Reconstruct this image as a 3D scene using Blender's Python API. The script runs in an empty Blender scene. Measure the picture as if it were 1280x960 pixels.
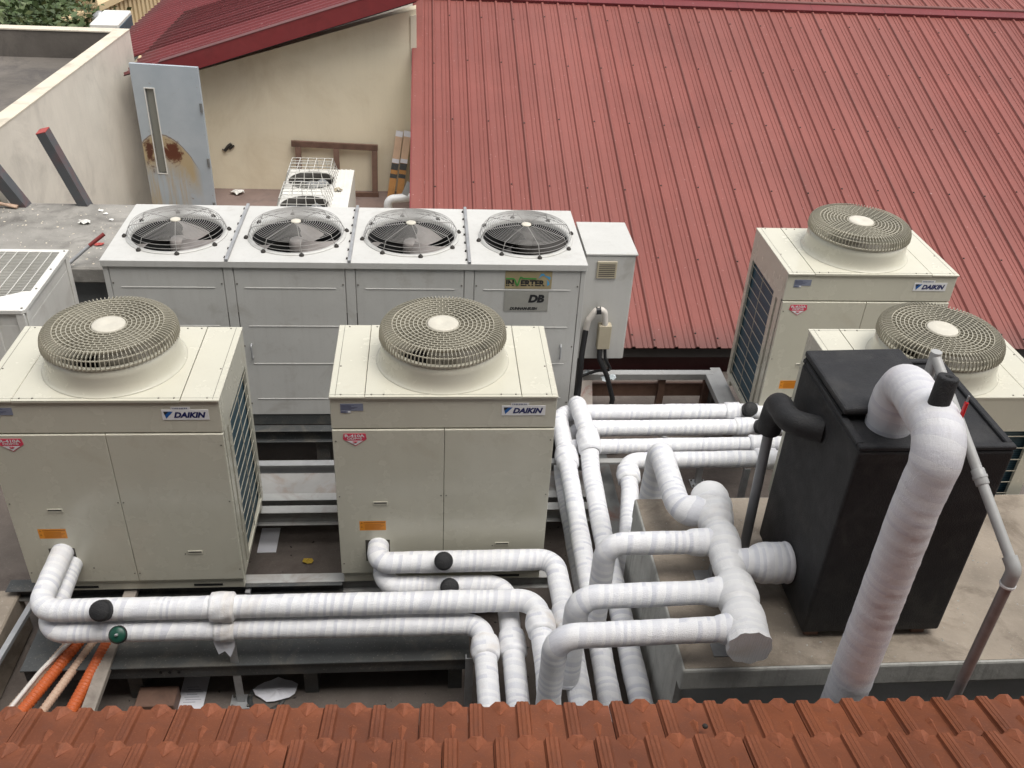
import bpy, bmesh, math, random
from mathutils import Vector, Matrix, noise as mnoise
random.seed(7)
PI = math.pi
scene = bpy.context.scene
col = scene.collection

# ------------------------------------------------------------------ materials
def nodes_of(name):
    m = bpy.data.materials.new(name); m.use_nodes = True
    nt = m.node_tree
    return m, nt, nt.nodes['Principled BSDF']

def link(nt, a, b): nt.links.new(a, b)

def noise_node(nt, vec, scale, detail=4, rough=.6, dist=0):
    n = nt.nodes.new('ShaderNodeTexNoise')
    n.inputs['Scale'].default_value = scale; n.inputs['Detail'].default_value = detail
    n.inputs['Roughness'].default_value = rough; n.inputs['Distortion'].default_value = dist
    link(nt, vec, n.inputs['Vector']); return n.outputs['Fac']

def ramp(nt, fac, lo, hi, a=0., b=1.):
    r = nt.nodes.new('ShaderNodeMapRange'); r.inputs['From Min'].default_value = lo; r.inputs['From Max'].default_value = hi
    r.inputs['To Min'].default_value = a; r.inputs['To Max'].default_value = b
    link(nt, fac, r.inputs['Value']); return r.outputs['Result']

def mixc(nt, fac, a, b, mode='MIX'):
    m = nt.nodes.new('ShaderNodeMix'); m.data_type = 'RGBA'; m.blend_type = mode
    if isinstance(fac, float): m.inputs[0].default_value = fac
    else: link(nt, fac, m.inputs[0])
    for i, v in ((6, a), (7, b)):
        if isinstance(v, tuple): m.inputs[i].default_value = (*v[:3], 1)
        else: link(nt, v, m.inputs[i])
    return m.outputs[2]

def mathn(nt, op, a, b=None, c=None):
    m = nt.nodes.new('ShaderNodeMath'); m.operation = op
    for i, v in enumerate((a, b, c)):
        if v is None: continue
        if isinstance(v, (int, float)): m.inputs[i].default_value = v
        else: link(nt, v, m.inputs[i])
    return m.outputs[0]

def coords(nt, kind='Object', scale=(1, 1, 1)):
    t = nt.nodes.new('ShaderNodeTexCoord')
    mp = nt.nodes.new('ShaderNodeMapping'); mp.inputs['Scale'].default_value = scale
    link(nt, t.outputs[kind], mp.inputs['Vector'])
    return mp.outputs['Vector']

def bump(nt, bsdf, h, strength=.3, dist=.01):
    b = nt.nodes.new('ShaderNodeBump'); b.inputs['Strength'].default_value = strength; b.inputs['Distance'].default_value = dist
    link(nt, h, b.inputs['Height']); link(nt, b.outputs['Normal'], bsdf.inputs['Normal'])

def mat(name, c, rough=.5, var=.12, vscale=3., dirt=None, damt=.5, dscale=2.5, streak=0., scol=(.1, .09, .08),
        bmp=0., bscale=60., metal=0., spec=.5, speck=None, spk=.7, world=False, dlo=.5):
    """general weathered surface: broad tone variation, dirt patches, vertical streaks, specks"""
    m, nt, b = nodes_of(name)
    v = coords(nt)
    if world:
        g = nt.nodes.new('ShaderNodeNewGeometry'); v = g.outputs['Position']
    n1 = noise_node(nt, v, vscale, 5, .6, .3)
    dark = tuple(x * (1 - var) for x in c); lite = tuple(min(1, x * (1 + var)) for x in c)
    out = mixc(nt, ramp(nt, n1, .3, .7), dark, lite)
    if dirt:
        n2 = noise_node(nt, v, dscale, 8, .68, .6)
        out = mixc(nt, ramp(nt, n2, dlo, dlo + .2, 0, damt), out, dirt)
    if streak:
        mp = nt.nodes.new('ShaderNodeMapping'); mp.inputs['Scale'].default_value = (9, 9, .7); link(nt, v, mp.inputs['Vector'])
        n3 = noise_node(nt, mp.outputs['Vector'], 2.2, 5, .65, .2)
        out = mixc(nt, ramp(nt, n3, .5, .75, 0, streak), out, scol)
    if speck:
        n4 = noise_node(nt, v, 90, 2, .5)
        out = mixc(nt, ramp(nt, n4, .64, .72, 0, spk), out, speck)
    link(nt, out, b.inputs['Base Color'])
    rr = ramp(nt, noise_node(nt, v, vscale * 2.3, 4), .3, .7, rough - .07, rough + .09)
    link(nt, rr, b.inputs['Roughness'])
    b.inputs['Metallic'].default_value = metal; b.inputs['Specular IOR Level'].default_value = spec
    if bmp: bump(nt, b, noise_node(nt, v, bscale, 5), bmp, .01)
    return m

def wrap_mat(name, stain=.0, tint=(.79, .79, .795), low=(.57, .58, .64)):
    """spirally wound white tape: UV.x = metres along the pipe, UV.y = turns round it"""
    m, nt, b = nodes_of(name)
    t = nt.nodes.new('ShaderNodeTexCoord'); s = nt.nodes.new('ShaderNodeSeparateXYZ'); link(nt, t.outputs['UV'], s.inputs[0])
    ob = coords(nt)
    oi = nt.nodes.new('ShaderNodeObjectInfo')
    along = nt.nodes.new('ShaderNodeCombineXYZ'); link(nt, s.outputs['X'], along.inputs[0]); link(nt, mathn(nt, 'MULTIPLY', oi.outputs['Random'], 50.), along.inputs[1])
    wob = mathn(nt, 'ADD', ramp(nt, noise_node(nt, along.outputs[0], 2.6, 2), .2, .8, -1.6, 1.6), ramp(nt, noise_node(nt, ob, 9, 2), .2, .8, -.09, .09))
    wob = mathn(nt, 'ADD', wob, mathn(nt, 'MULTIPLY', oi.outputs['Random'], 40.))
    x = mathn(nt, 'MULTIPLY', s.outputs['X'], 1 / .052)
    x = mathn(nt, 'ADD', mathn(nt, 'ADD', x, s.outputs['Y']), wob)
    f = mathn(nt, 'FRACT', x); w = nt.nodes.new('ShaderNodeTexWhiteNoise'); w.noise_dimensions = '1D'
    link(nt, mathn(nt, 'FLOOR', x), w.inputs['W'])
    width = ramp(nt, w.outputs['Value'], 0, 1, .3, .62)
    d = mathn(nt, 'SUBTRACT', f, width)
    band = ramp(nt, d, -.1, .1)
    edge = ramp(nt, f, .0, .08, .32, 0)  # highlight along each tape edge, painted into the colour
    tone = ramp(nt, w.outputs['Value'], 0, 1, .15, .85)
    c = mixc(nt, mathn(nt, 'MULTIPLY', band, tone), tint, low)
    c = mixc(nt, edge, c, (.9, .9, .9))
    fine = noise_node(nt, coords(nt, 'UV', (30, 6, 1)), 4, 5)
    c = mixc(nt, ramp(nt, fine, .5, .8, 0, .12), c, (.56, .54, .53))
    gr = noise_node(nt, ob, 1.6, 7, .7, .3)
    c = mixc(nt, ramp(nt, gr, .5, .75, 0, .16), c, (.50, .49, .48))
    dn = noise_node(nt, ob, 3.1, 6, .65, .5)
    c = mixc(nt, ramp(nt, dn, .60 - stain * .22, .78 - stain * .12, 0, .28 + stain * .5), c, (.50, .40, .28))
    link(nt, c, b.inputs['Base Color']); b.inputs['Roughness'].default_value = .42; b.inputs['Specular IOR Level'].default_value = .35
    wr = noise_node(nt, coords(nt, 'UV', (24, 3, 1)), 3, 5, .7, 1.5)
    wr2 = noise_node(nt, coords(nt, 'UV', (9, 14, 1)), 2.5, 6, .7, 2.5)
    h = mathn(nt, 'ADD', mathn(nt, 'ADD', mathn(nt, 'MULTIPLY', f, .5), mathn(nt, 'MULTIPLY', wr, .55)), mathn(nt, 'MULTIPLY', wr2, .9))
    bump(nt, b, h, .6, .006)
    return m

M = {}
M['wrap'] = wrap_mat('white_wrap')
M['wrap_stain'] = wrap_mat('white_wrap_stained', .55)
M['wrap_soft'] = wrap_mat('white_wrap_folded', .25, (.76, .755, .745), (.66, .66, .675))
M['wrap_big'] = wrap_mat('white_wrap_wide', 0, (.70, .695, .71), (.60, .595, .64))
M['beige'] = mat('beige_paint', (.54, .52, .43), .24, .04, 2, (.36, .30, .21), .5, 2.6, .06, (.36, .32, .25), speck=(.3, .25, .18), spk=.12, spec=.5, dlo=.60)
M['beige_top'] = M['beige']
M['grille'] = mat('grille_plastic', (.37, .345, .275), .5, .08, 4)
M['hub'] = mat('hub_plastic', (.54, .51, .43), .45, .06, 8, (.4, .36, .3), .4, 9)
M['seam'] = mat('dark_seam', (.06, .055, .045), .7)
M['screw'] = mat('screw_steel', (.16, .15, .13), .5, metal=.4)
M['fanblade'] = mat('fan_blade', (.16, .145, .115), .6, .12, 5)
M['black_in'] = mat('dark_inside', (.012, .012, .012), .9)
M['white_plate'] = mat('white_sticker', (.74, .74, .74), .4, .03)
M['navy'] = mat('navy_ink', (.006, .012, .10), .4, .03)
M['blue'] = mat('blue_ink', (.01, .10, .34), .4, .03)
M['ink'] = mat('black_ink', (.012, .012, .014), .5, .03)
M['green'] = mat('green_ink', (.05, .26, .05), .5, .05)
M['skyblue'] = mat('light_blue_ink', (.07, .33, .58), .5, .05)
M['pink'] = mat('pink_sticker', (.62, .05, .10), .5, .05)
M['orange'] = mat('orange_sticker', (.72, .27, .02), .5, .06, 9)
M['orange_dk'] = mat('orange_print', (.42, .14, .01), .5, .06)
M['greylabel'] = mat('grey_label', (.21, .23, .30), .5, .12, 30)
M['greylabel_dk'] = mat('grey_label_print', (.09, .10, .16), .5, .1)
M['chill'] = mat('chiller_paint', (.50, .495, .47), .5, .06, 2.3, (.28, .25, .21), .60, 2.9, .20, (.33, .31, .28), speck=(.3, .27, .24), spk=.2, dlo=.57)
M['chill_top'] = M['chill']
M['tan_label'] = mat('tan_label', (.33, .27, .15), .6, .1, 12)
M['faded_label'] = mat('faded_label', (.30, .295, .265), .6, .06, 12)
M['wire'] = mat('guard_wire', (.29, .28, .265), .45, .1, metal=.2)
M['wire_lt'] = mat('light_guard_wire', (.52, .51, .47), .45, .1)
M['rubber'] = mat('rubber', (.03, .026, .022), .7, .2)
M['blade_grey'] = mat('grey_fan_blade', (.27, .245, .23), .55, .2, 5, (.14, .12, .1), .6, 4)
M['foam'] = mat('black_foam', (.016, .016, .017), .62, .25, 4, (.055, .052, .048), .6, 4.5, bmp=.5, bscale=140, spec=.4)
M['foam_lid'] = mat('black_foam_lid', (.023, .023, .025), .7, .2, 5, (.065, .062, .058), .5, 4, bmp=.5, bscale=140, spec=.35)
M['galv'] = mat('galvanised_steel', (.36, .365, .37), .42, .18, 5, (.2, .18, .16), .5, 4, metal=.35)
M['beam'] = mat('pale_steel_beam', (.33, .33, .32), .5, .14, 3, (.16, .12, .09), .7, 3)
M['darksteel'] = mat('dark_painted_steel', (.055, .058, .058), .5, .2, 3, (.17, .15, .12), .5, 4, speck=(.4, .38, .35), spk=.25)
M['rustbeam'] = mat('rusty_beam', (.15, .155, .15), .6, .2, 3, (.13, .05, .03), .8, 4)
M['pvc'] = mat('grey_pvc', (.38, .38, .37), .4, .08, 6, (.22, .2, .18), .4, 4)
M['pvc_dirty'] = mat('weathered_pvc', (.27, .235, .225), .5, .14, 6, (.14, .11, .1), .5, 5)
M['pvc_dark'] = mat('dark_grey_pvc', (.19, .195, .20), .4, .1, 6)
M['pvc_white'] = mat('white_pvc', (.70, .70, .69), .35, .05, 6)
M['concrete'] = mat('plinth_concrete', (.285, .24, .19), .85, .24, 2.4, (.10, .075, .052), .85, 2.6, bmp=.35, bscale=35, speck=(.5, .47, .42), spk=.3)
M['concrete_lt'] = mat('plinth_edge_concrete', (.42, .415, .385), .85, .18, 3, (.14, .13, .11), .6, 3, .5, (.13, .12, .1), bmp=.3, bscale=40)
M['blockwall'] = mat('grey_blockwork', (.15, .155, .155), .85, .14, 2, bmp=.2)
M['under_wall'] = mat('platform_blockwork', (.36, .37, .365), .85, .14, 2, bmp=.2)
M['deck'] = mat('deck_concrete', (.125, .104, .09), .9, .28, 1.6, (.065, .05, .045), .85, 1.7, bmp=.4, bscale=30, speck=(.3, .28, .25), spk=.25)
M['ledge'] = mat('ledge_concrete', (.24, .228, .205), .9, .35, 2.6, (.075, .068, .062), .95, 2.1, bmp=.45, bscale=24, speck=(.6, .56, .52), spk=.35)
M['terrace'] = mat('terrace_floor', (.20, .145, .125), .85, .2, 2, (.11, .09, .085), .7, 2.2)
M['cream'] = mat('cream_render', (.78, .70, .53), .85, .04, 1.4, (.60, .50, .34), .5, 1.1, .10, (.55, .46, .33), bmp=.15, bscale=50)
M['offwhite'] = mat('stained_offwhite_render', (.66, .615, .53), .85, .09, 1.8, (.40, .37, .32), .6, 1.5, .16, (.40, .37, .33), bmp=.15, bscale=50)
M['cap'] = mat('parapet_cap', (.58, .52, .42), .85, .1, 3, (.3, .27, .22), .6, 4)
M['dark_roof'] = mat('dark_weathered_slab', (.125, .11, .095), .9, .28, 1.2, (.05, .045, .045), .8, 1.6, bmp=.3, bscale=25, speck=(.24, .22, .2), spk=.3)
M['wood'] = mat('brown_wood', (.15, .085, .06), .7, .2, 8, (.06, .035, .025), .6, 6)
M['wood_grey'] = mat('grey_wood', (.27, .235, .20), .75, .2, 9, (.14, .11, .09), .6, 8)
M['plank'] = mat('orange_timber', (.50, .25, .085), .5, .15, 6, (.3, .14, .05), .4, 5)
M['cardboard'] = mat('pale_wrap', (.62, .43, .30), .6, .1, 6)
M['conduit_o'] = mat('orange_conduit', (.46, .095, .02), .5, .12, 5)
M['conduit_b'] = mat('beige_conduit', (.46, .32, .23), .5, .12, 5)
M['redtip'] = mat('red_oxide_paint', (.19, .025, .022), .5, .15, 6)
M['redpaint'] = mat('red_paint', (.34, .055, .045), .5, .15, 6)
M['postgrey'] = mat('grey_post_paint', (.085, .09, .098), .5, .15, 5, (.17, .05, .045), .6, 5)
M['cable'] = mat('black_cable', (.012, .012, .013), .5, .1)
M['tape_white'] = mat('white_sleeve', (.62, .58, .53), .5, .08)
M['boxbeige'] = mat('beige_junction_box', (.42, .37, .27), .55, .1)
M['paper'] = mat('paper', (.72, .72, .76), .8, .05, 6)
M['papergrey'] = mat('paper_print', (.36, .36, .42), .8, .05)
M['fascia'] = mat('maroon_fascia', (.20, .03, .032), .45, .1, 3, (.1, .02, .02), .4, 3)
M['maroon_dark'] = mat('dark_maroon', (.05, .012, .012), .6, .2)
M['gutter'] = mat('dark_gutter', (.04, .036, .034), .6, .2)
M['redtag'] = mat('red_plastic', (.58, .01, .015), .35, .05)
M['valvegreen'] = mat('green_enamel', (.01, .06, .04), .35, .15, 20)
M['trunkbrown'] = mat('bark', (.09, .07, .05), .9, .2)
M['leaf'] = mat('leaf_green', (.055, .085, .028), .6, .45, 6, world=True)
M['leaf_lt'] = mat('leaf_light_green', (.10, .13, .05), .6, .35, 6, world=True)
M['whitepaint'] = mat('white_enamel', (.66, .65, .61), .45, .05, 3, (.40, .37, .33), .4, 3, .15, (.36, .34, .31))
M['balcream'] = mat('cream_balustrade', (.62, .48, .28), .8, .08, 2, (.36, .3, .2), .4, 2)
M['ground'] = mat('ground_earth', (.12, .11, .095), .95, .3, .2)
M['bagblue'] = mat('pale_plastic_bag', (.5, .55, .57), .4, .1)
M['yellowleaf'] = mat('dry_yellow_leaf', (.40, .27, .03), .7, .15)
M['blockcream'] = mat('neighbour_render', (.40, .36, .30), .85, .12, 1)

def coil_mat():
    m, nt, b = nodes_of('teal_coil')
    v = coords(nt)
    w = nt.nodes.new('ShaderNodeTexWave'); w.bands_direction = 'Z'; w.inputs['Scale'].default_value = 20; w.inputs['Distortion'].default_value = .4
    link(nt, v, w.inputs['Vector'])
    c = mixc(nt, ramp(nt, w.outputs['Fac'], .2, .9), (.02, .055, .085), (.05, .115, .15))
    link(nt, c, b.inputs['Base Color']); b.inputs['Roughness'].default_value = .5
    return m
M['coil'] = coil_mat()

def red_roof_mat(name, c, scale=1.):
    m, nt, b = nodes_of(name)
    v = coords(nt)
    n1 = noise_node(nt, v, .7, 5, .6, .4)
    out = mixc(nt, ramp(nt, n1, .3, .7), tuple(x * .86 for x in c), tuple(x * 1.12 for x in c))
    mp = nt.nodes.new('ShaderNodeMapping'); mp.inputs['Scale'].default_value = (14, .5, 1); link(nt, v, mp.inputs['Vector'])
    n2 = noise_node(nt, mp.outputs['Vector'], 1.4, 6, .7)
    out = mixc(nt, ramp(nt, n2, .46, .75, 0, .35), out, (c[0] * .6, c[1] * .75, c[2] * .8))
    mp2 = nt.nodes.new('ShaderNodeMapping'); mp2.inputs['Scale'].default_value = (.97, .02, 1); link(nt, v, mp2.inputs['Vector'])
    n5 = noise_node(nt, mp2.outputs['Vector'], 1.0, 1, .4)
    out = mixc(nt, ramp(nt, n5, .42, .6, 0, .22), out, (c[0] * 1.25, c[1] * 1.5, c[2] * 1.55))
    n3 = noise_node(nt, v, 34, 2)
    out = mixc(nt, ramp(nt, n3, .69, .75, 0, .5), out, (.5, .34, .32))
    n4 = noise_node(nt, v, 5, 8, .7, .8)
    out = mixc(nt, ramp(nt, n4, .62, .8, 0, .4), out, (c[0] * .5, c[1] * .7, c[2] * .7))
    sx = nt.nodes.new('ShaderNodeSeparateXYZ'); link(nt, v, sx.inputs[0])
    lap = ramp(nt, mathn(nt, 'ABSOLUTE', mathn(nt, 'SUBTRACT', mathn(nt, 'FRACT', mathn(nt, 'ADD', sx.outputs['X'], .36)), .5)), .004, .009, .5, 0)
    out = mixc(nt, lap, out, (c[0] * .3, c[1] * .4, c[2] * .4))
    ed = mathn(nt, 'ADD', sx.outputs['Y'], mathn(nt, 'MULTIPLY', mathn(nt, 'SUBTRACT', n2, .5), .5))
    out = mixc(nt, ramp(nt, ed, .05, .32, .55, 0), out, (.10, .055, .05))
    n6 = noise_node(nt, v, 1.7, 3, .5)
    link(nt, out, b.inputs['Base Color']); link(nt, ramp(nt, n4, .3, .7, .42, .60), b.inputs['Roughness']); b.inputs['Specular IOR Level'].default_value = .22
    bump(nt, b, mathn(nt, 'ADD', noise_node(nt, v, 9, 3), mathn(nt, 'MULTIPLY', n6, 2.)), .16, .012)
    return m
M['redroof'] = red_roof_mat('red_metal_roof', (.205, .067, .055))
M['redroof2'] = red_roof_mat('deep_red_metal_roof', (.155, .034, .036))

def terracotta_mat():
    m, nt, b = nodes_of('terracotta_tile')
    v = coords(nt)
    n1 = noise_node(nt, v, 2.4, 6, .6, .5)
    out = mixc(nt, ramp(nt, n1, .3, .7), (.145, .046, .021), (.235, .074, .032))
    n2 = noise_node(nt, v, 16, 7, .7, 1)
    out = mixc(nt, ramp(nt, n2, .5, .75, 0, .55), out, (.13, .055, .038))
    n3 = noise_node(nt, v, 130, 3)
    out = mixc(nt, ramp(nt, n3, .60, .74, 0, .5), out, (.42, .16, .075))
    n4 = noise_node(nt, v, 6, 8, .75, .4)
    out = mixc(nt, ramp(nt, n4, .66, .74, 0, .6), out, (.07, .05, .045))
    g = nt.nodes.new('ShaderNodeNewGeometry')
    out = mixc(nt, ramp(nt, g.outputs['Random Per Island'], 0, 1, 0, .28), out, (.10, .035, .022))
    out = mixc(nt, mathn(nt, 'MULTIPLY', ramp(nt, g.outputs['Pointiness'], .52, .60), ramp(nt, n2, .35, .6, .05, .55)), out, (.40, .13, .062))  # edge highlight painted into the tile colour: convex edges lighter orange
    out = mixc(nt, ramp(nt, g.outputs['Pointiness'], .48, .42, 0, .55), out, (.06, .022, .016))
    link(nt, out, b.inputs['Base Color']); b.inputs['Roughness'].default_value = .58; b.inputs['Specular IOR Level'].default_value = .28
    bump(nt, b, noise_node(nt, v, 90, 4), .25, .004)
    return m
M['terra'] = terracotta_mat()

def far_tile_mat():
    m, nt, b = nodes_of('far_orange_tile')
    v = coords(nt)
    w = nt.nodes.new('ShaderNodeTexWave'); w.bands_direction = 'Y'; w.inputs['Scale'].default_value = 1.3; link(nt, v, w.inputs['Vector'])
    out = mixc(nt, ramp(nt, w.outputs['Fac'], .3, .7), (.30, .065, .03), (.46, .12, .06))
    link(nt, out, b.inputs['Base Color']); b.inputs['Roughness'].default_value = .8
    return m
M['fartile'] = far_tile_mat()

def rust_door_mat():
    """pale blue painted steel, a rust bloom low on the door under the window (object coords: x across, z up, metres)"""
    m, nt, b = nodes_of('rusty_blue_paint')
    v = coords(nt); s = nt.nodes.new('ShaderNodeSeparateXYZ'); link(nt, v, s.inputs[0])
    n1 = noise_node(nt, v, 2.5, 5)
    out = mixc(nt, ramp(nt, n1, .3, .7), (.34, .385, .42), (.42, .46, .49))
    X, Z = s.outputs['X'], s.outputs['Z']
    def blob(cx, cz, rx, rz):
        a = mathn(nt, 'POWER', mathn(nt, 'DIVIDE', mathn(nt, 'SUBTRACT', X, cx), rx), 2.)
        c = mathn(nt, 'POWER', mathn(nt, 'DIVIDE', mathn(nt, 'SUBTRACT', Z, cz), rz), 2.)
        return mathn(nt, 'SUBTRACT', 1., mathn(nt, 'SQRT', mathn(nt, 'ADD', a, c)))
    n2 = noise_node(nt, v, 6, 8, .7, .7)
    n2b = noise_node(nt, v, 3, 5, .6, .4)
    arc = mathn(nt, 'SUBTRACT', 1.10, mathn(nt, 'MULTIPLY', mathn(nt, 'POWER', mathn(nt, 'DIVIDE', mathn(nt, 'SUBTRACT', X, .22), .40), 2.), .36))
    f = mathn(nt, 'ADD', mathn(nt, 'SUBTRACT', arc, Z), mathn(nt, 'MULTIPLY', mathn(nt, 'SUBTRACT', n2b, .5), .12))
    inside = mathn(nt, 'MULTIPLY', ramp(nt, f, .0, .02), ramp(nt, X, .66, .56))
    fade = ramp(nt, mathn(nt, 'ADD', f, mathn(nt, 'MULTIPLY', mathn(nt, 'SUBTRACT', n2, .5), .5)), .22, .5, .85, .0)
    out = mixc(nt, mathn(nt, 'MULTIPLY', inside, fade), out, (.42, .31, .15))
    line = mathn(nt, 'MULTIPLY', ramp(nt, mathn(nt, 'ABSOLUTE', f), .004, .012, .8, 0), ramp(nt, X, .66, .56))
    out = mixc(nt, line, out, (.16, .09, .04))
    f2 = mathn(nt, 'ADD', blob(.35, .88, .12, .20), mathn(nt, 'MULTIPLY', mathn(nt, 'SUBTRACT', n2, .5), 3.6))
    out = mixc(nt, ramp(nt, f2, .1, .5), out, (.11, .03, .012))
    f3 = mathn(nt, 'ADD', blob(.08, .88, .08, .26), mathn(nt, 'MULTIPLY', mathn(nt, 'SUBTRACT', n2, .5), 3.2))
    out = mixc(nt, ramp(nt, f3, .1, .5), out, (.09, .03, .015))
    mp = nt.nodes.new('ShaderNodeMapping'); mp.inputs['Scale'].default_value = (14, 14, .8); link(nt, v, mp.inputs['Vector'])
    n3 = noise_node(nt, mp.outputs['Vector'], 2, 5)
    low = mathn(nt, 'MULTIPLY', ramp(nt, Z, .85, .5), ramp(nt, X, .55, .40))
    out = mixc(nt, mathn(nt, 'MULTIPLY', low, ramp(nt, n3, .42, .62, 0, .7)), out, (.42, .31, .16))
    n4 = noise_node(nt, v, 11, 6, .7)
    out = mixc(nt, ramp(nt, n4, .66, .72, 0, .8), out, (.2, .09, .04))
    link(nt, out, b.inputs['Base Color']); b.inputs['Roughness'].default_value = .5
    return m
M['door'] = rust_door_mat()

def glass_mat():
    m, nt, b = nodes_of('dusty_window_pane')
    b.inputs['Base Color'].default_value = (.20, .20, .175, 1); b.inputs['Roughness'].default_value = .12
    return m
M['pane'] = glass_mat()

# ------------------------------------------------------------------ mesh builder
class MB:
    def __init__(s): s.v = []; s.f = []; s.uv = {}; s.smooth = set()
    def add(s, vs, fs, smooth=False, uvs=None):
        o = len(s.v); s.v += [tuple(p) for p in vs]
        for i, f in enumerate(fs):
            k = len(s.f); s.f.append([o + j for j in f])
            if smooth: s.smooth.add(k)
            if uvs: s.uv[k] = uvs[i]
        return s
    def box(s, x0, y0, z0, x1, y1, z1, mx=None):
        vs = [Vector(p) for p in ((x0, y0, z0), (x1, y0, z0), (x1, y1, z0), (x0, y1, z0), (x0, y0, z1), (x1, y0, z1), (x1, y1, z1), (x0, y1, z1))]
        if mx: vs = [mx @ p for p in vs]
        return s.add(vs, [(0, 3, 2, 1), (4, 5, 6, 7), (0, 1, 5, 4), (1, 2, 6, 5), (2, 3, 7, 6), (3, 0, 4, 7)])
    def bar(s, a, b, w, h, up=(0, 0, 1)):
        """rectangular bar between two points, w across, h along up"""
        a = Vector(a); b = Vector(b); d = (b - a); L = d.length; d.normalize()
        r = d.cross(Vector(up)).normalized(); u = r.cross(d).normalized()
        mx = Matrix((( r.x, d.x, u.x, a.x), (r.y, d.y, u.y, a.y), (r.z, d.z, u.z, a.z), (0, 0, 0, 1)))
        return s.box(-w / 2, 0, -h / 2, w / 2, L, h / 2, mx)
    def lathe(s, prof, c=(0, 0, 0), axis=(0, 0, 1), n=32, cap=True, smooth=True):
        """prof: list of (radius, height)"""
        q = Vector((0, 0, 1)).rotation_difference(Vector(axis).normalized()); c = Vector(c)
        vs = []; fs = []
        for r, z in prof:
            for i in range(n):
                a = 2 * PI * i / n; vs.append(c + q @ Vector((r * math.cos(a), r * math.sin(a), z)))
        for k in range(len(prof) - 1):
            for i in range(n):
                j = (i + 1) % n; fs.append((k * n + i, k * n + j, (k + 1) * n + j, (k + 1) * n + i))
        s.add(vs, fs, smooth)
        if cap:
            o = len(prof) - 1
            s.add([vs[i] for i in range(n)][::-1], [tuple(range(n))])
            s.add([vs[o * n + i] for i in range(n)], [tuple(range(n))])
        return s
    def ring(s, r, z, w, h, c=(0, 0), n=72):
        """flat ring of rectangular section, w radial and h high"""
        vs = []; fs = []
        for i in range(n):
            a = 2 * PI * i / n; ca, sa = math.cos(a), math.sin(a)
            for rr, zz in ((r - w / 2, z - h), (r + w / 2, z - h), (r + w / 2, z), (r - w / 2, z)):
                vs.append((c[0] + rr * ca, c[1] + rr * sa, zz))
        for i in range(n):
            j = (i + 1) % n
            for k in range(4):
                l = (k + 1) % 4; fs.append((i * 4 + k, j * 4 + k, j * 4 + l, i * 4 + l))
        return s.add(vs, fs)
    def tube(s, path, r, n=14, cap=True, smooth=True, uvlen=True, rfun=None):
        pts = [Vector(p) for p in path]; m = len(pts)
        T = []
        for i in range(m):
            T.append((pts[min(i + 1, m - 1)] - pts[max(i - 1, 0)]).normalized())
        u = Vector((0, 0, 1)) if abs(T[0].z) < .9 else Vector((0, 1, 0))
        u = (u - T[0] * u.dot(T[0])).normalized()
        vs = []; L = [0]
        for i in range(m):
            if i:
                L.append(L[-1] + (pts[i] - pts[i - 1]).length)
                u = (u - T[i] * u.dot(T[i])).normalized()
            w = T[i].cross(u)
            for k in range(n):
                a = 2 * PI * k / n
                rr = rfun(L[i], k / n, pts[i]) if rfun else (r[i] if isinstance(r, list) else r)
                vs.append(pts[i] + (u * math.cos(a) + w * math.sin(a)) * rr)
        fs = []; uv = []
        for i in range(m - 1):
            for k in range(n):
                l = (k + 1) % n
                fs.append((i * n + k, i * n + l, (i + 1) * n + l, (i + 1) * n + k))
                uv.append(((L[i], k / n), (L[i], (k + 1) / n), (L[i + 1], (k + 1) / n), (L[i + 1], k / n)))
        s.add(vs, fs, smooth, uv)
        if cap:
            s.add(vs[:n][::-1], [tuple(range(n))]); s.add(vs[-n:], [tuple(range(n))])
        return s
    def plate_hole(s, x0, y0, x1, y1, cx, cy, r, z0, z1, n=64):
        """flat plate with a round hole, between heights z0 and z1"""
        an = sorted([2 * PI * i / n for i in range(n)] + [math.atan2(y - cy, x - cx) % (2 * PI) for x in (x0, x1) for y in (y0, y1)])
        inn = []; out = []
        for a in an:
            ca, sa = math.cos(a), math.sin(a); t = 1e9
            if ca > 1e-9: t = min(t, (x1 - cx) / ca)
            if ca < -1e-9: t = min(t, (x0 - cx) / ca)
            if sa > 1e-9: t = min(t, (y1 - cy) / sa)
            if sa < -1e-9: t = min(t, (y0 - cy) / sa)
            inn.append((cx + r * ca, cy + r * sa)); out.append((cx + t * ca, cy + t * sa))
        m = len(an); vs = []; fs = []
        for z in (z1, z0):
            vs += [(x, y, z) for x, y in inn] + [(x, y, z) for x, y in out]
        for i in range(m):
            j = (i + 1) % m
            fs.append((i, m + i, m + j, j)); fs.append((2 * m + i, 2 * m + j, 3 * m + j, 3 * m + i))
            fs.append((i, j, 2 * m + j, 2 * m + i)); fs.append((m + i, 3 * m + i, 3 * m + j, m + j))
        return s.add(vs, fs)
    def prism(s, poly, z0, z1, mx=None):
        n = len(poly); vs = [Vector((x, y, z0)) for x, y in poly] + [Vector((x, y, z1)) for x, y in poly]
        if mx: vs = [mx @ p for p in vs]
        fs = [tuple(range(n))[::-1], tuple(range(n, 2 * n))] + [(i, (i + 1) % n, n + (i + 1) % n, n + i) for i in range(n)]
        return s.add(vs, fs)
    def quad(s, *p): return s.add(p, [tuple(range(len(p)))])
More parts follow.
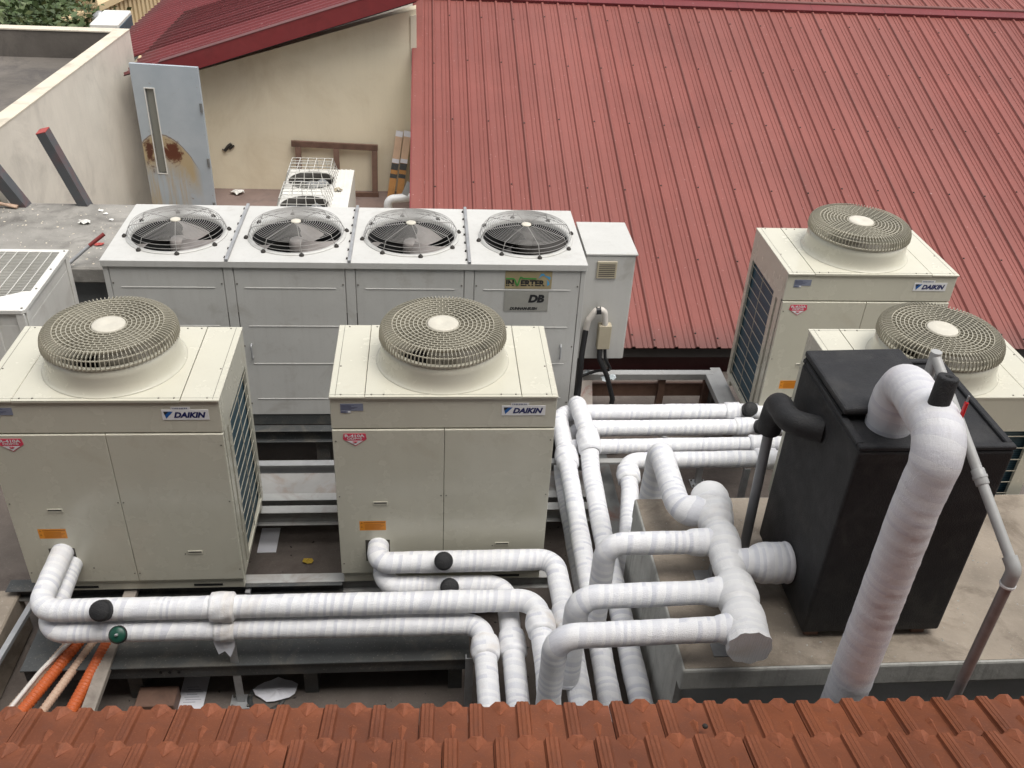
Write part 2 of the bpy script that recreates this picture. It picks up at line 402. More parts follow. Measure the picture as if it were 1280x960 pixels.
    def build(s, name, m, parent=None, bevel=0., seg=1, loc=None, rot=None, fix=True):
        me = bpy.data.meshes.new(name); me.from_pydata(s.v, [], s.f)
        if s.smooth:
            for k in s.smooth: me.polygons[k].use_smooth = True
        if s.uv:
            l = me.uv_layers.new(name='UVMap')
            for k, uv in s.uv.items():
                p = me.polygons[k]
                for i, li in enumerate(p.loop_indices): l.data[li].uv = uv[i]
        bm = bmesh.new(); bm.from_mesh(me)
        if bevel:
            ed = [e for e in bm.edges if len(e.link_faces) == 2 and e.calc_face_angle(0) > .6]
            bmesh.ops.bevel(bm, geom=ed, offset=bevel, segments=seg, affect='EDGES', profile=.5)
        if fix: bmesh.ops.recalc_face_normals(bm, faces=bm.faces)
        bm.to_mesh(me); bm.free()
        me.materials.append(m)
        o = bpy.data.objects.new(name, me); col.objects.link(o)
        if parent: o.parent = parent
        if loc: o.location = loc
        if rot: o.rotation_euler = rot
        return o

def tag(o, label=None, cat=None, group=None, kind=None):
    if label: o['label'] = label
    if cat: o['category'] = cat
    if group: o['group'] = group
    if kind: o['kind'] = kind
    return o
def thing(name, loc, label, cat, rz=0, group=None):
    o = bpy.data.objects.new(name, None); col.objects.link(o); o.empty_display_size = .1
    o.location = loc; o.rotation_euler = (0, 0, rz)
    return tag(o, label, cat, group)
def copy_tree(o, parent=None):
    c = o.copy(); col.objects.link(c); c.parent = parent
    for ch in list(o.children): copy_tree(ch, c)
    return c

def text_mb(body, height, shear=0, bold=0.0, width=None, spacing=1.):
    cu = bpy.data.curves.new('lettering', 'FONT'); cu.body = body; cu.size = height; cu.shear = shear; cu.offset = bold * height
    cu.space_character = spacing; cu.fill_mode = 'FRONT'; cu.resolution_u = 3
    ob = bpy.data.objects.new('lettering', cu); col.objects.link(ob)
    bpy.context.view_layer.update()
    me = bpy.data.meshes.new_from_object(ob.evaluated_get(bpy.context.evaluated_depsgraph_get()))
    xs = [v.co.x for v in me.vertices]; x0, x1 = min(xs), max(xs)
    k = (width / (x1 - x0)) if width else 1
    vs = [((v.co.x - x0) * k, v.co.y) for v in me.vertices]; fs = [tuple(p.vertices) for p in me.polygons]
    bpy.data.objects.remove(ob); bpy.data.curves.remove(cu); bpy.data.meshes.remove(me)
    return vs, fs
def front_text(body, h, x, y, z, m, parent, name='lettering', **kw):
    """lettering on a face that looks along -y"""
    vs, fs = text_mb(body, h, **kw); mb = MB()
    mb.add([(x + a, y, z + b) for a, b in vs], fs)
    return mb.build(name, m, parent, fix=False)
def front_poly(pts, y, m, parent, name, t=.0):
    mb = MB()
    if t:
        mx = Matrix(((1, 0, 0, 0), (0, 0, -1, 0), (0, 1, 0, 0), (0, 0, 0, 1)))
        mb.prism(pts, -y, -y + t, mx)
    else: mb.add([(a, y, b) for a, b in pts], [tuple(range(len(pts)))])
    return mb.build(name, m, parent)

def fillet(pts, rad, ds=.012, arc=9):
    """polyline with rounded corners, resampled about every ds"""
    P = [Vector(p) for p in pts]; out = [P[0]]
    for i in range(1, len(P) - 1):
        r = rad[i - 1] if isinstance(rad, (list, tuple)) else rad
        a = (P[i - 1] - P[i]); b = (P[i + 1] - P[i])
        ang = a.angle(b)
        if abs(ang - PI) < .02: out.append(P[i]); continue
        t = min(r / math.tan(ang / 2), a.length * .49, b.length * .49); rr = t * math.tan(ang / 2)
        a.normalize(); b.normalize()
        c = P[i] + (a + b).normalized() * (rr / math.sin(ang / 2))
        p0 = P[i] + a * t; p1 = P[i] + b * t; u = p0 - c; w = p1 - c
        th = u.angle(w)
        for k in range(arc + 1):
            f = k / arc
            out.append(c + (u * math.sin((1 - f) * th) + w * math.sin(f * th)) / math.sin(th))
    out.append(P[-1])
    if not ds: return out
    L = [0]
    for i in range(1, len(out)): L.append(L[-1] + (out[i] - out[i - 1]).length)
    n = max(4, int(L[-1] / ds)); res = []; j = 0
    for k in range(n + 1):
        d = L[-1] * k / n
        while j < len(L) - 2 and L[j + 1] < d: j += 1
        t = (d - L[j]) / max(1e-9, L[j + 1] - L[j]); res.append(out[j].lerp(out[j + 1], t))
    return res

def wrapped(path, r, rad=.11, pitch=.052, amp=.014, lump=.05, bumps=(), m=None, parent=None, name='wrapped_pipe', n=24, seed=0, fine=.022):
    """a lagged pipe: helical tape steps, lumps, and thicker places given as (x, y, z, half length, factor)"""
    P = fillet(path, rad)
    def rf(L, t, p):
        f = (L / pitch + t + 1.4 * mnoise.noise(Vector((L * 2.6, seed * 5., 0)))) % 1.
        k = 1 + amp * (f - .5)
        k += lump * mnoise.noise(p * 5 + Vector((seed * 3.1, 0, 0))) + fine * mnoise.noise(p * 23 + Vector((t * 3, 0, seed)))
        for bx, by, bz, hl, fac in bumps:
            d = (p - Vector((bx, by, bz))).length / hl
            if d < 1: k += (fac - 1) * (1 - d ** 4) * (1 + .05 * math.sin(t * 2 * PI * 5 + L * 60))
        return r * k
    mb = MB(); mb.tube(P, r, n, rfun=rf)
    return mb.build(name, m or M['wrap'], parent)

# ------------------------------------------------------------------ world, camera, light
w = bpy.data.worlds.new('World'); scene.world = w; w.use_nodes = True
nt = w.node_tree; bg = nt.nodes['Background']
sky = nt.nodes.new('ShaderNodeTexSky'); sky.sky_type = 'NISHITA'; sky.sun_disc = False
SUN_EL, SUN_AZ = math.radians(70), math.radians(132)      # azimuth from +Y towards +X
sky.sun_elevation = SUN_EL; sky.sun_rotation = SUN_AZ; sky.dust_density = 4; sky.air_density = 1.2
hs = nt.nodes.new('ShaderNodeHueSaturation'); hs.inputs['Saturation'].default_value = .22
link(nt, sky.outputs[0], hs.inputs['Color']); link(nt, hs.outputs[0], bg.inputs['Color']); bg.inputs['Strength'].default_value = .15
sd = bpy.data.lights.new('sun', 'SUN'); sd.energy = 1.9; sd.angle = math.radians(45); sd.color = (1, .965, .91)
so = bpy.data.objects.new('sun', sd); col.objects.link(so)
dirv = Vector((math.sin(SUN_AZ) * math.cos(SUN_EL), math.cos(SUN_AZ) * math.cos(SUN_EL), math.sin(SUN_EL)))
so.rotation_euler = dirv.to_track_quat('Z', 'Y').to_euler(); so.location = (0, 0, 20)
cd = bpy.data.cameras.new('camera'); co = bpy.data.objects.new('camera', cd); col.objects.link(co); scene.camera = co
co.location = (.5241, -4.2214, 4.2605); co.rotation_euler = (.98948, -.04886, -.07627)
cd.sensor_width = 36; cd.lens = 36 * 1170.08 / 1280; cd.clip_start = .05; cd.clip_end = 2000
scene.view_settings.view_transform = 'Standard'; scene.view_settings.look = 'None'
scene.view_settings.gamma = 1; scene.view_settings.exposure = .46

# ------------------------------------------------------------------ condensing units
def make_unit():
    O = (-.62, -.3825, 0)
    root = thing('condensing_unit', (0, 0, 0), 'beige outdoor unit', 'outdoor unit')
    def P(mb, name, m, parent=None, **k):
        o = mb.build(name, m, parent or root, **k)
        if not parent: o.location = O
        return o
    W, D, H = 1.24, .765, 1.40
    # base rails and pan
    mb = MB(); mb.box(.012, .012, .0, W - .012, .075, .055); mb.box(.012, D - .075, .0, W - .012, D - .012, .055)
    mb.box(.01, .01, .055, W - .01, D - .01, .085)
    b = P(mb, 'base_pan', M['beige'], bevel=.003)
    mb = MB(); 
    for x in (.20, .93): P(MB().box(x, .009, .02, x + .17, .0125, .036), 'lifting_slot', M['black_in'])
    # front panels: two below, one band above
    for (xa, xb) in ((.002, .6190), (.6212, W - .002)):
        P(MB().box(xa, -.006, .087, xb, .022, 1.174), 'front_panel', M['beige'], bevel=.004, seg=2)
    mb = MB(); mb.box(.0, .002, 1.182, W, .03, H - .012)
    P(mb, 'header_panel', M['beige'], bevel=.004, seg=2)
    mb = MB(); mb.box(.004, .0225, .09, W - .004, .028, 1.38)
    P(mb, 'front_backing', M['seam'])
    # sides: frame of sheet steel round the coil
    def side(x0, x1):
        mb = MB()
        mb.box(x0, .03, .087, x1, .095, 1.386); mb.box(x0, .128, .087, x1, .185, 1.386)
        mb.box(x0, .095, .087, x1, .128, .115); mb.box(x0, .095, 1.145, x1, .128, 1.386)
        mb.box(x0, .185, .087, x1, D - .055, .115); mb.box(x0, .185, 1.158, x1, D - .055, 1.386)
        mb.box(x0, D - .055, .087, x1, D - .001, 1.386)
        return mb
    for x0, x1, gx in ((0, .02, .004), (W - .02, W, W - .004)):
        P(side(x0, x1), 'side_panel', M['beige'])
        mb = MB()
        s_ = 1 if x0 else -1
        for k in range(12): mb.box(gx - .0015, .185, .115 + k * .0865 + .05, gx + .0020, D - .055, .115 + k * .0865 + .0550)
        mb.box(gx - .0018, .44, .115, gx + .0018, .445, 1.158)
        mb.box(gx - .003, .108, .115, gx + .0032, .114, 1.145)
        for k in range(4): mb.box(gx - .0028, .095, .35 + k * .22, gx + .0028, .128, .356 + k * .22)
        P(mb, 'coil_guard', M['grille'])
    # back: frame and guard
    mb = MB(); y0, y1 = D - .02, D
    mb.box(.02, y0, .087, .09, y1, 1.386); mb.box(W - .09, y0, .087, W - .02, y1, 1.386)
    mb.box(.09, y0, .087, W - .09, y1, .115); mb.box(.09, y0, 1.158, W - .09, y1, 1.386)
    P(mb, 'back_panel', M['beige'])
    mb = MB()
    for k in range(12): mb.box(.09, D - .005, .165 + k * .0865, W - .09, D - .001, .169 + k * .0865)
    for x in (.35, .62, .89): mb.box(x, D - .0055, .115, x + .006, D + .0005, 1.158)
    P(mb, 'coil_guard', M['grille'])
    mb = MB(); mb.box(.026, .18, .09, .040, D - .04, 1.17); mb.box(W - .040, .18, .09, W - .026, D - .04, 1.17)
    mb.box(.062, D - .06, .09, W - .062, D - .045, 1.17); mb.box(.05, .08, .09, .055, .14, 1.17); mb.box(W - .055, .08, .09, W - .05, .14, 1.17)
    P(mb, 'coil', M['coil'])
    # top: two outer panels and a middle panel with the fan opening
    zt0, zt1 = H - .014, H
    P(MB().box(-.003, -.010, zt0, .1875, D + .002, zt1), 'top_panel', M['beige_top'], bevel=.003)
    P(MB().box(1.0425, -.010, zt0, W + .003, D + .002, zt1), 'top_panel', M['beige_top'], bevel=.003)
    cx, cy = .615, .385
    P(MB().plate_hole(.191, -.010, 1.039, D + .002, cx, cy, .325, zt0, zt1 - .0005), 'top_panel', M['beige_top'])
    mb = MB()
    for x in (.03, 1.208): mb.box(x, 0.0, zt1 - .001, x + .0022, D - .008, zt1 + .0006)
    mb.box(.0, .012, zt1 - .001, W, .0135, zt1 + .0005)
    P(mb, 'top_seam', M['seam'])
    mb = MB()
    for x, y in [(x, y) for x in (.06, .225, .29, .93, 1.01, 1.18) for y in (.012, D - .02)] + [(.04, .3), (1.2, .3)]:
        mb.lathe([(.0055, 0), (.0055, .003), (.003, .0045)], (x, y, zt1 - .001), n=8)
    for x, z in ((.02, .7), (.605, .7), (.635, .7), (1.22, .7), (.605, .15), (.635, .15), (.02, .17), (1.22, .17), (.38, .2), (.92, .3), (.02, 1.1), (1.22, 1.1)):
        mb.lathe([(.0045, 0), (.0045, .003)], (x, -.005 if z < 1.17 else .003, z), axis=(0, -1, 0), n=8)
    P(mb, 'screws', M['screw'])
    # shroud
    prof = [(.325, H - .12), (.325, H - .001), (.381, H - .0003), (.3815, H + .001), (.376, H + .005), (.369, H + .014), (.361, H + .03), (.3555, H + .055), (.352, H + .10), (.350, H + .158), (.322, H + .158), (.325, H - .12)]
    P(MB().lathe(prof, (cx, cy, 0), n=72, cap=False), 'fan_shroud', M['beige_top'])
    # inside
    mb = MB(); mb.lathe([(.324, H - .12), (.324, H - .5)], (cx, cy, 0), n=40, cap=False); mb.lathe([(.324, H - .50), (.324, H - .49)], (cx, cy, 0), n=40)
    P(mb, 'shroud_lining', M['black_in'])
    mb = MB()
    for k in range(4):
        a0 = k * PI / 2 + .4; vs = []
        for i in range(7):
            for j in range(7):
                r = .09 + (.305 - .09) * j / 6; a = a0 + (i / 6) * 1.05 + .25 * j / 6
                vs.append((cx + r * math.cos(a), cy + r * math.sin(a), H - .03 + .10 * (i / 6) - .02))
        mb.add(vs, [(i * 7 + j, i * 7 + j + 1, (i + 1) * 7 + j + 1, (i + 1) * 7 + j) for i in range(6) for j in range(6)], True)
    mb.lathe([(.0, H + .07), (.08, H + .06), (.095, H + .03), (.095, H - .08)], (cx, cy, 0), n=28, cap=False)
    P(mb, 'fan', M['fanblade'], fix=False)
    # grille
    g = MB(); zg = H + .232
    radii = [.096 + .0238 * k for k in range(9)]
    for r in radii: g.ring(r, zg, .0042, .020, (cx, cy), 80)
    for k in range(8):
        ra, rb = radii[k], radii[k + 1]; n = int(2 * PI * (ra + rb) / 2 / .034); n += n % 2
        for i in range(n):
            a = 2 * PI * (i + .5 * (k % 2)) / n
            g.bar((cx + (ra + .001) * math.cos(a), cy + (ra + .001) * math.sin(a), zg - .009), (cx + (rb - .001) * math.cos(a), cy + (rb - .001) * math.sin(a), zg - .009), .0036, .013)
    shoulder = [(.287, zg - .002), (.318, zg - .007), (.337, zg - .016), (.347, zg - .030), (.351, zg - .052), (.352, zg - .078)]
    N = 96
    for i in range(N):
        a = 2 * PI * i / N; ca, sa = math.cos(a), math.sin(a)
        for k in range(5):
            r0, z0 = shoulder[k]; r1, z1 = shoulder[k + 1]
            e = Vector((-sa, ca, 0)) * .0017; p0 = Vector((cx + r0 * ca, cy + r0 * sa, z0)); p1 = Vector((cx + r1 * ca, cy + r1 * sa, z1))
            dn = (p1 - p0).normalized(); nn = Vector((-sa, ca, 0)).cross(dn).normalized() * -.010
            vs = [p0 - e, p0 + e, p1 + e, p1 - e, p0 - e - nn * -1, p0 + e - nn * -1, p1 + e - nn * -1, p1 - e - nn * -1]
            g.add(vs, [(0, 1, 2, 3), (4, 7, 6, 5), (0, 4, 5, 1), (2, 6, 7, 3), (1, 5, 6, 2), (0, 3, 7, 4)])
    g.ring(.342, zg - .023, .007, .006, (cx, cy), 96); g.ring(.351, zg - .070, .007, .009, (cx, cy), 96); g.ring(.288, zg - .001, .006, .010, (cx, cy), 96)
    gr = P(g, 'fan_grille', M['grille'])
    hub = MB().lathe([(.089, zg - .012), (.089, zg + .001), (.081, zg + .006), (.035, zg + .007), (.026, zg + .0045), (.0, zg + .004)], (cx, cy, 0), n=48, cap=False)
    hub.build('hub_cap', M['hub'], gr)
    # badge
    yb = -.0010
    lp = P(MB().box(.935, yb, 1.268, 1.178, yb + .004, 1.332), 'logo_plate', M['white_plate'])
    front_poly([(.945, 1.322), (.995, 1.322), (.955, 1.277)], yb - .0008, M['blue'], lp, 'emblem')
    front_poly([(.945, 1.322), (.973, 1.322), (.953, 1.303), (.9487, 1.303)], yb - .0014, M['ink'], lp, 'emblem')
    front_text('DAIKIN', .047, .996, yb - .001, 1.284, M['navy'], lp, shear=.28, bold=.05, width=.168)
    sp = P(MB().box(.985, yb + .001, 1.334, 1.085, yb + .003, 1.350), 'model_sticker', M['white_plate'])
    mb = MB()
    for k in range(9): mb.box(.992 + k * .009, yb, 1.338, .997 + k * .009 + .001 * (k % 3), yb + .0007, 1.346)
    mb.build('printed_line', M['greylabel'], sp)
    rl = P(MB().prism([(.055, 1.288), (.11, 1.288), (.11, 1.302), (.178, 1.302), (.178, 1.348), (.055, 1.348)], 0, .002, Matrix(((1, 0, 0, 0), (0, 0, -1, .0015), (0, 1, 0, 0), (0, 0, 0, 1)))), 'rating_label', M['greylabel'])
    mb = MB()
    for k in range(5): mb.box(.06, -.0012, 1.310 + k * .007, .115 + .05 * ((k * 7) % 3) / 3, -.0007, 1.313 + k * .007)
    mb.box(.06, -.0012, 1.291, .085, -.0007, 1.298); mb.build('printed_line', M['greylabel_dk'], rl)
    MB().box(.095, -.0015, 1.290, .109, -.0007, 1.301).build('printed_line', M['white_plate'], rl)
    y = -.0062
    pk = front_poly([(.065, 1.152), (.185, 1.152), (.190, 1.115), (.128, 1.068), (.060, 1.115)], y, M['pink'], root, 'refrigerant_label', .002); pk.location = O
    front_text('R-410A', .026, .071, y - .003, 1.130, M['white_plate'], pk, bold=.03, width=.108)
    front_text('ODP=0', .020, .083, y - .003, 1.113, M['white_plate'], pk, bold=.02, width=.082)
    front_poly([(.077, 1.106), (.172, 1.106), (.128, 1.074)], y - .003, M['white_plate'], pk, 'emblem')
    mb = MB()
    mb.box(.112, y - .0042, 1.098, .140, y - .0035, 1.101); mb.box(.115, y - .0042, 1.090, .136, y - .0035, 1.093)
    mb.bar((.137, y - .0038, 1.1), (.118, y - .0038, 1.091), .002, .003, (0, 1, 0)); mb.build('emblem', M['pink'], pk)
    ol = P(MB().box(.125, y, .437, .280, y + .002, .510), 'caution_label', M['orange'])
    mb = MB(); mb.box(.15, y - .0008, .495, .275, y - .0003, .502)
    for k in range(5): mb.box(.155, y - .0008, .445 + k * .009, .27 - .03 * ((k * 5) % 3) / 3, y - .0003, .4485 + k * .009)
    mb.prism([(.131, .49), (.145, .49), (.138, .503)], .0063, .0068, Matrix(((1, 0, 0, 0), (0, 0, -1, 0), (0, 1, 0, 0), (0, 0, 0, 1))))
    mb.prism([(.131, .46), (.145, .46), (.138, .473)], .0063, .0068, Matrix(((1, 0, 0, 0), (0, 0, -1, 0), (0, 1, 0, 0), (0, 0, 0, 1))))
    mb.build('printed_line', M['orange_dk'], ol)
    for x, z in ((.21, .635), (.935, .30)):
        h = P(MB().box(x, -.010, z, x + .085, -.005, z + .026), 'handle', M['beige'], bevel=.002)
        MB().box(x + .006, -.0106, z + .012, x + .079, -.0098, z + .021).build('finger_slot', M['seam'], h)
    k = P(MB().box(.155, -.0072, .19, .30, -.005, .36), 'pipe_opening', M['seam'])
    return root

unit = make_unit()
def place_unit(o, x, y, z, rz, label):
    o.location = (x, y, z); o.rotation_euler = (0, 0, rz); o['label'] = label; o['category'] = 'outdoor unit'; o['group'] = 'matching beige outdoor units with round top fans'
units = [unit] + [copy_tree(unit) for _ in range(3)]
place_unit(units[0], -1.816 + .62, -.029 + .3825, 0, 0, 'beige outdoor unit at the far left, cut by the left picture edge')
place_unit(units[1], .62, .3825, 0, 0, 'beige outdoor unit in the middle, directly left of the white pipe bundle')
place_unit(units[2], 3.033 + .62, 1.47 + .3825, .028, 0, 'beige outdoor unit furthest back, standing below the red metal roof eave')
place_unit(units[3], 2.925 + .62, -.03 + .3825, 0, PI, 'beige outdoor unit half hidden behind the black tank, turned with its coil side to it')

# ------------------------------------------------------------------ long grey chiller with four fans
def make_chiller():
    X0, Y0 = -1.659, 1.674; L, D, H = 3.305, .945, 1.375
    root = thing('chiller', (0, 2.15, 0), 'long grey chiller with four wire-guarded fans in a row on its white top', 'chiller')
    O = (X0, Y0 - 2.15, 0); mw = L / 4
    def P(mb, name, m, parent=None, **k):
        o = mb.build(name, m, parent or root, **k)
        if not parent: o.location = O
        return o
    P(MB().box(.0, .01, .0, L, D, .09), 'base_frame', M['darksteel'])
    P(MB().box(.012, .020, .09, L - .012, D - .01, .97), 'cabinet', M['chill'])
    mb = MB()
    for k in range(4): mb.box(k * mw + (.012 if k == 0 else .0), .02, .97, k * mw + .01 + (.012 if k == 0 else 0), D - .01, H - .04)
    mb.box(L - .022, .02, .97, L - .012, D - .01, H - .04); mb.box(.02, D - .02, .97, L - .02, D - .01, H - .04); mb.box(.02, .014, .97, L - .02, .0195, H - .04)
    P(mb, 'upper_cabinet', M['chill'])
    mb = MB(); mb.box(.02, .0145, .09, L - .02, .0185, H - .06); P(mb, 'panel_seam', M['seam'])
    for k in range(4):
        x = k * mw
        pa = P(MB().box(x + .038, .004, .095, x + mw - .038, .014, H - .05), 'front_panel', M['chill'], bevel=.003)
        mb = MB()
        for z in (.235, .545, .86, 1.165): mb.box(x + .10, .0005, z, x + mw - .10, .006, z + .008)
        mb.build('stiffener', M['chill'], pa, bevel=.0015)
        for zz in ((.66,) if k < 4 else ()):
            for hx in ((x + .10, x + mw - .09) if k < 2 else (x + mw - .135,)):
                h = MB(); h.tube(fillet([(hx, .004, zz - .055), (hx, -.022, zz - .055), (hx, -.022, zz + .055), (hx, .004, zz + .055)], .012, None), .007, 8)
                h.build('handle', M['galv'], pa)
        mb = MB()
        for z in (.2, .7, 1.2):
            for sx in (x + .052, x + mw - .052): mb.lathe([(.006, 0), (.006, .004)], (sx, .0045, z), axis=(0, -1, 0), n=8)
        mb.build('screws', M['screw'], pa)
    for k in range(5):
        x = min(max(k * mw, .017), L - .017)
        P(MB().box(x - .032 if 0 < k < 4 else x - .017, .002, .09, x + .032 if 0 < k < 4 else x + .017, .0135, H - .045), 'corner_post', M['chill'], bevel=.002)
    P(MB().box(-.006, -.012, H - .045, L + .006, .0, H - .001), 'top_trim', M['chill'], bevel=.002)
    cents = (.409, 1.249, 2.069, 2.909)
    for k, cx in enumerate(cents):
        cy = .44
        xa = k * mw + (-.006 if k == 0 else .0015); xb = (k + 1) * mw - (.0015 if k < 3 else -.006)
        P(MB().plate_hole(xa, -.0118, xb, D + .01, cx, cy, .318, H - .02, H), 'top_panel', M['chill_top'])
        mb = MB().lathe([(.318, H - .001), (.350, H), (.347, H + .006), (.325, H + .012), (.315, H + .006), (.315, H - .02)], (cx, cy, 0), n=56, cap=False)
        P(mb, 'fan_ring', M['chill_top'])
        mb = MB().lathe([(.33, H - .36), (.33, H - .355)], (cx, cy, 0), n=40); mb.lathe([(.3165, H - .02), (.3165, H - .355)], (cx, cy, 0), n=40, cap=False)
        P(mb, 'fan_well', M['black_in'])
        mb = MB(); nb = 3; off = (4.9, 4.9, 4.6, 5.2)[k]
        for b_ in range(nb):
            a0 = b_ * 2 * PI / nb + off; vs = []
            for i in range(7):
                for j in range(7):
                    r = .06 + .235 * j / 6; a = a0 + (i / 6) * (.62 + .35 * j / 6) + .25 * j / 6
                    vs.append((cx + r * math.cos(a), cy + r * math.sin(a), H - .10 + .085 * (i / 6)))
            mb.add(vs, [(i * 7 + j, i * 7 + j + 1, (i + 1) * 7 + j + 1, (i + 1) * 7 + j) for i in range(6) for j in range(6)], True)
        mb.lathe([(.0, H - .03), (.05, H - .035), (.062, H - .06), (.062, H - .14)], (cx, cy, 0), n=24, cap=False)
        P(mb, 'fan', M['blade_grey'] if k < 3 else M['rubber'], fix=False)
        g = MB(); zt = H + .085
        def dome(r): return zt + .022 * (1 - (r / .31) ** 2)
        for i in range(17):
            r = .060 + .0156 * i; c_ = [(cx + r * math.cos(a * 2 * PI / 60), cy + r * math.sin(a * 2 * PI / 60), dome(r)) for a in range(61)]
            g.tube(c_, .0021, 4, False)
        for r, z in ((.325, zt - .025), (.335, zt - .05)):
            g.tube([(cx + r * math.cos(a * 2 * PI / 60), cy + r * math.sin(a * 2 * PI / 60), z) for a in range(61)], .0021, 4, False)
        for i in range(8):
            a = i * PI / 4 + .2; ca, sa = math.cos(a), math.sin(a)
            pts = [(cx + r * ca, cy + r * sa, dome(r) - .003) for r in (.04, .12, .2, .28, .311)] + [(cx + .326 * ca, cy + .326 * sa, zt - .03), (cx + .338 * ca, cy + .338 * sa, zt - .055), (cx + .345 * ca, cy + .345 * sa, H + .012)]
            g.tube(pts, .0027, 5)
        gg = P(g, 'fan_guard', M['wire'])
        for i in range(8):
            a = i * PI / 4 + .2; f = MB()
            f.lathe([(.017, H - .001), (.017, H + .010), (.010, H + .018), (.004, H + .024)], (cx + .356 * math.cos(a), cy + .356 * math.sin(a), 0), n=10)
            f.build('rubber_foot', M['rubber'], gg)
        MB().lathe([(.036, dome(0) - .004), (.036, dome(0) + .002), (.028, dome(0) + .006), (.0, dome(0) + .007)], (cx, cy, 0), n=24, cap=False).build('hub_cap', M['hub'], gg)
    for k in (1, 2, 3):
        x = k * mw
        rb = P(MB().box(x - .011, -.012, H, x + .011, D + .008, H + .022), 'joint_rib', M['galv'], bevel=.002)
        mb = MB()
        for i in range(7): mb.lathe([(.009, 0), (.009, .010)], (x - .016, .05 + i * .14, H + .004), axis=(-1, 0, .3), n=8)
        mb.build('bolts', M['rubber'], rb)
    # badges on the right module
    yb = .0005
    b1 = P(MB().box(2.733, yb, 1.182, 3.065, yb + .003, 1.318), 'badge_plate', M['tan_label'])
    y = yb - .001
    vs, fs = text_mb('IN', .062, bold=.03, width=.062); 
    def stripes(body, x, wid):
        vs, fs = text_mb(body, .060, bold=.05, width=wid); mb = MB(); mb.add([(x + a, y, 1.206 + b) for a, b in vs], fs); return mb
    stripes('IN', 2.740, .055).build('lettering', M['ink'], b1, fix=False)
    stripes('ERTER', 2.845, .172).build('lettering', M['ink'], b1, fix=False)
    mb = MB(); mb.box(2.738, y - .0012, 1.213, 3.02, y - .0006, 1.2165); mb.build('lettering', M['tan_label'], b1)
    pts = [(2.738, 1.262), (2.79, 1.262), (2.800, 1.255), (2.818, 1.208), (2.824, 1.208), (2.838, 1.268), (2.846, 1.275), (2.858, 1.264), (2.955, 1.262)]
    mb = MB()
    for a, c in zip(pts[:-1], pts[1:]): mb.bar((a[0], y - .002, a[1]), (c[0], y - .002, c[1]), .0012, .010, (0, 0, 1) if abs(a[0] - c[0]) > abs(a[1] - c[1]) else (1, 0, 0))
    mb.build('wave_mark', M['green'], b1)
    for a0, cxp, czp in ((2.2, 3.0, 1.278), (.95, 3.032, 1.278), (-.35, 3.043, 1.238)):
        q = [(cxp + dx * math.cos(a0) - dz * math.sin(a0), czp + dx * math.sin(a0) + dz * math.cos(a0)) for dx, dz in ((-.03, .008), (-.005, .017), (.027, .004), (.02, -.013), (-.005, -.004))] if 0 else None
    for poly in ([(2.968, 1.262), (2.985, 1.30), (3.002, 1.303), (3.016, 1.290), (2.99, 1.284)], [(3.0, 1.290), (3.045, 1.278), (3.055, 1.272), (3.05, 1.252), (3.03, 1.27)], [(3.028, 1.256), (3.044, 1.238), (3.050, 1.218), (3.033, 1.203), (3.034, 1.235)]):
        front_poly(poly, y - .0005, M['skyblue'], b1, 'emblem')
    b2 = P(MB().box(2.733, yb, 1.0, 3.05, yb + .002, 1.160), 'badge_plate', M['faded_label'])
    front_text('DB', .080, 2.905, y, 1.075, M['ink'], b2, shear=.2, bold=.06, width=.115)
    front_text('DUNHAM-BUSH', .030, 2.775, y, 1.012, M['ink'], b2, shear=.3, bold=.055, width=.20)
    return root
make_chiller()

def make_cabinet():
    x0, y0, z0, x1, y1, z1 = 1.69, 1.955, .42, 2.07, 2.52, 1.325
    root = thing('control_cabinet', (1.88, 2.24, 0), 'grey electrical cabinet with a small louvre, at the right end of the long chiller', 'cabinet')
    O = (-1.88, -2.24, 0)
    def P(mb, n, m, par=None, **k):
        o = mb.build(n, m, par or root, **k)
        if not par: o.location = O
        return o
    P(MB().box(x0, y0 + .012, z0, x1 - .008, y1, z1 - .012), 'cabinet_body', M['chill'], bevel=.004)
    P(MB().box(x0, y0, z0 + .005, x1 - .018, y0 + .011, z1 - .016), 'door', M['chill'], bevel=.003)
    P(MB().box(x0 - .004, y0 - .006, z1 - .012, x1 + .004, y1 + .006, z1 + .004), 'lid', M['chill_top'], bevel=.003)
    v = P(MB().box(1.775, y0 - .012, 1.13, 1.925, y0 - .0005, 1.27), 'louvre', M['boxbeige'], bevel=.004)
    mb = MB()
    for k in range(7): mb.box(1.79, y0 - .0135, 1.148 + k * .0155, 1.91, y0 - .0115, 1.154 + k * .0155)
    mb.build('louvre_slot', M['seam'], v)
    P(MB().box(1.70, 2.0, 0, 1.74, 2.04, z0), 'leg', M['darksteel']); P(MB().box(2.02, 2.44, 0, 2.06, 2.48, z0), 'leg', M['darksteel'])
    c = MB().tube(fillet([(1.735, y0 - .03, .70), (1.745, y0 - .05, .80), (1.80, y0 - .06, .90), (1.86, y0 - .05, .88), (1.885, y0 - .035, .72)], .05, .01), .024, 12)
    cc = P(c, 'cable_sleeve', M['tape_white']); MB().lathe([(.029, -.018), (.030, .018)], (1.812, y0 - .058, .885), axis=(1, 0, .1), n=14).build('tape_band', M['cable'], cc)
    P(MB().box(1.83, y0 - .065, .545, 1.93, y0 - .002, .755), 'junction_box', M['boxbeige'], bevel=.006)
make_cabinet()
def cable(path, r, label, m='cable'):
    mb = MB().tube(fillet(path, .08, .02), r, 10)
    return tag(mb.build('power_cable', M[m], None), label, 'cable', None)
cable([(1.735, 1.92, .71), (1.72, 1.90, .5), (1.72, 1.88, .2), (1.70, 1.80, .0), (1.68, 1.74, -.2), (1.7, 1.6, -.38)], .022, 'black cable hanging straight down from the white bend on the grey cabinet')
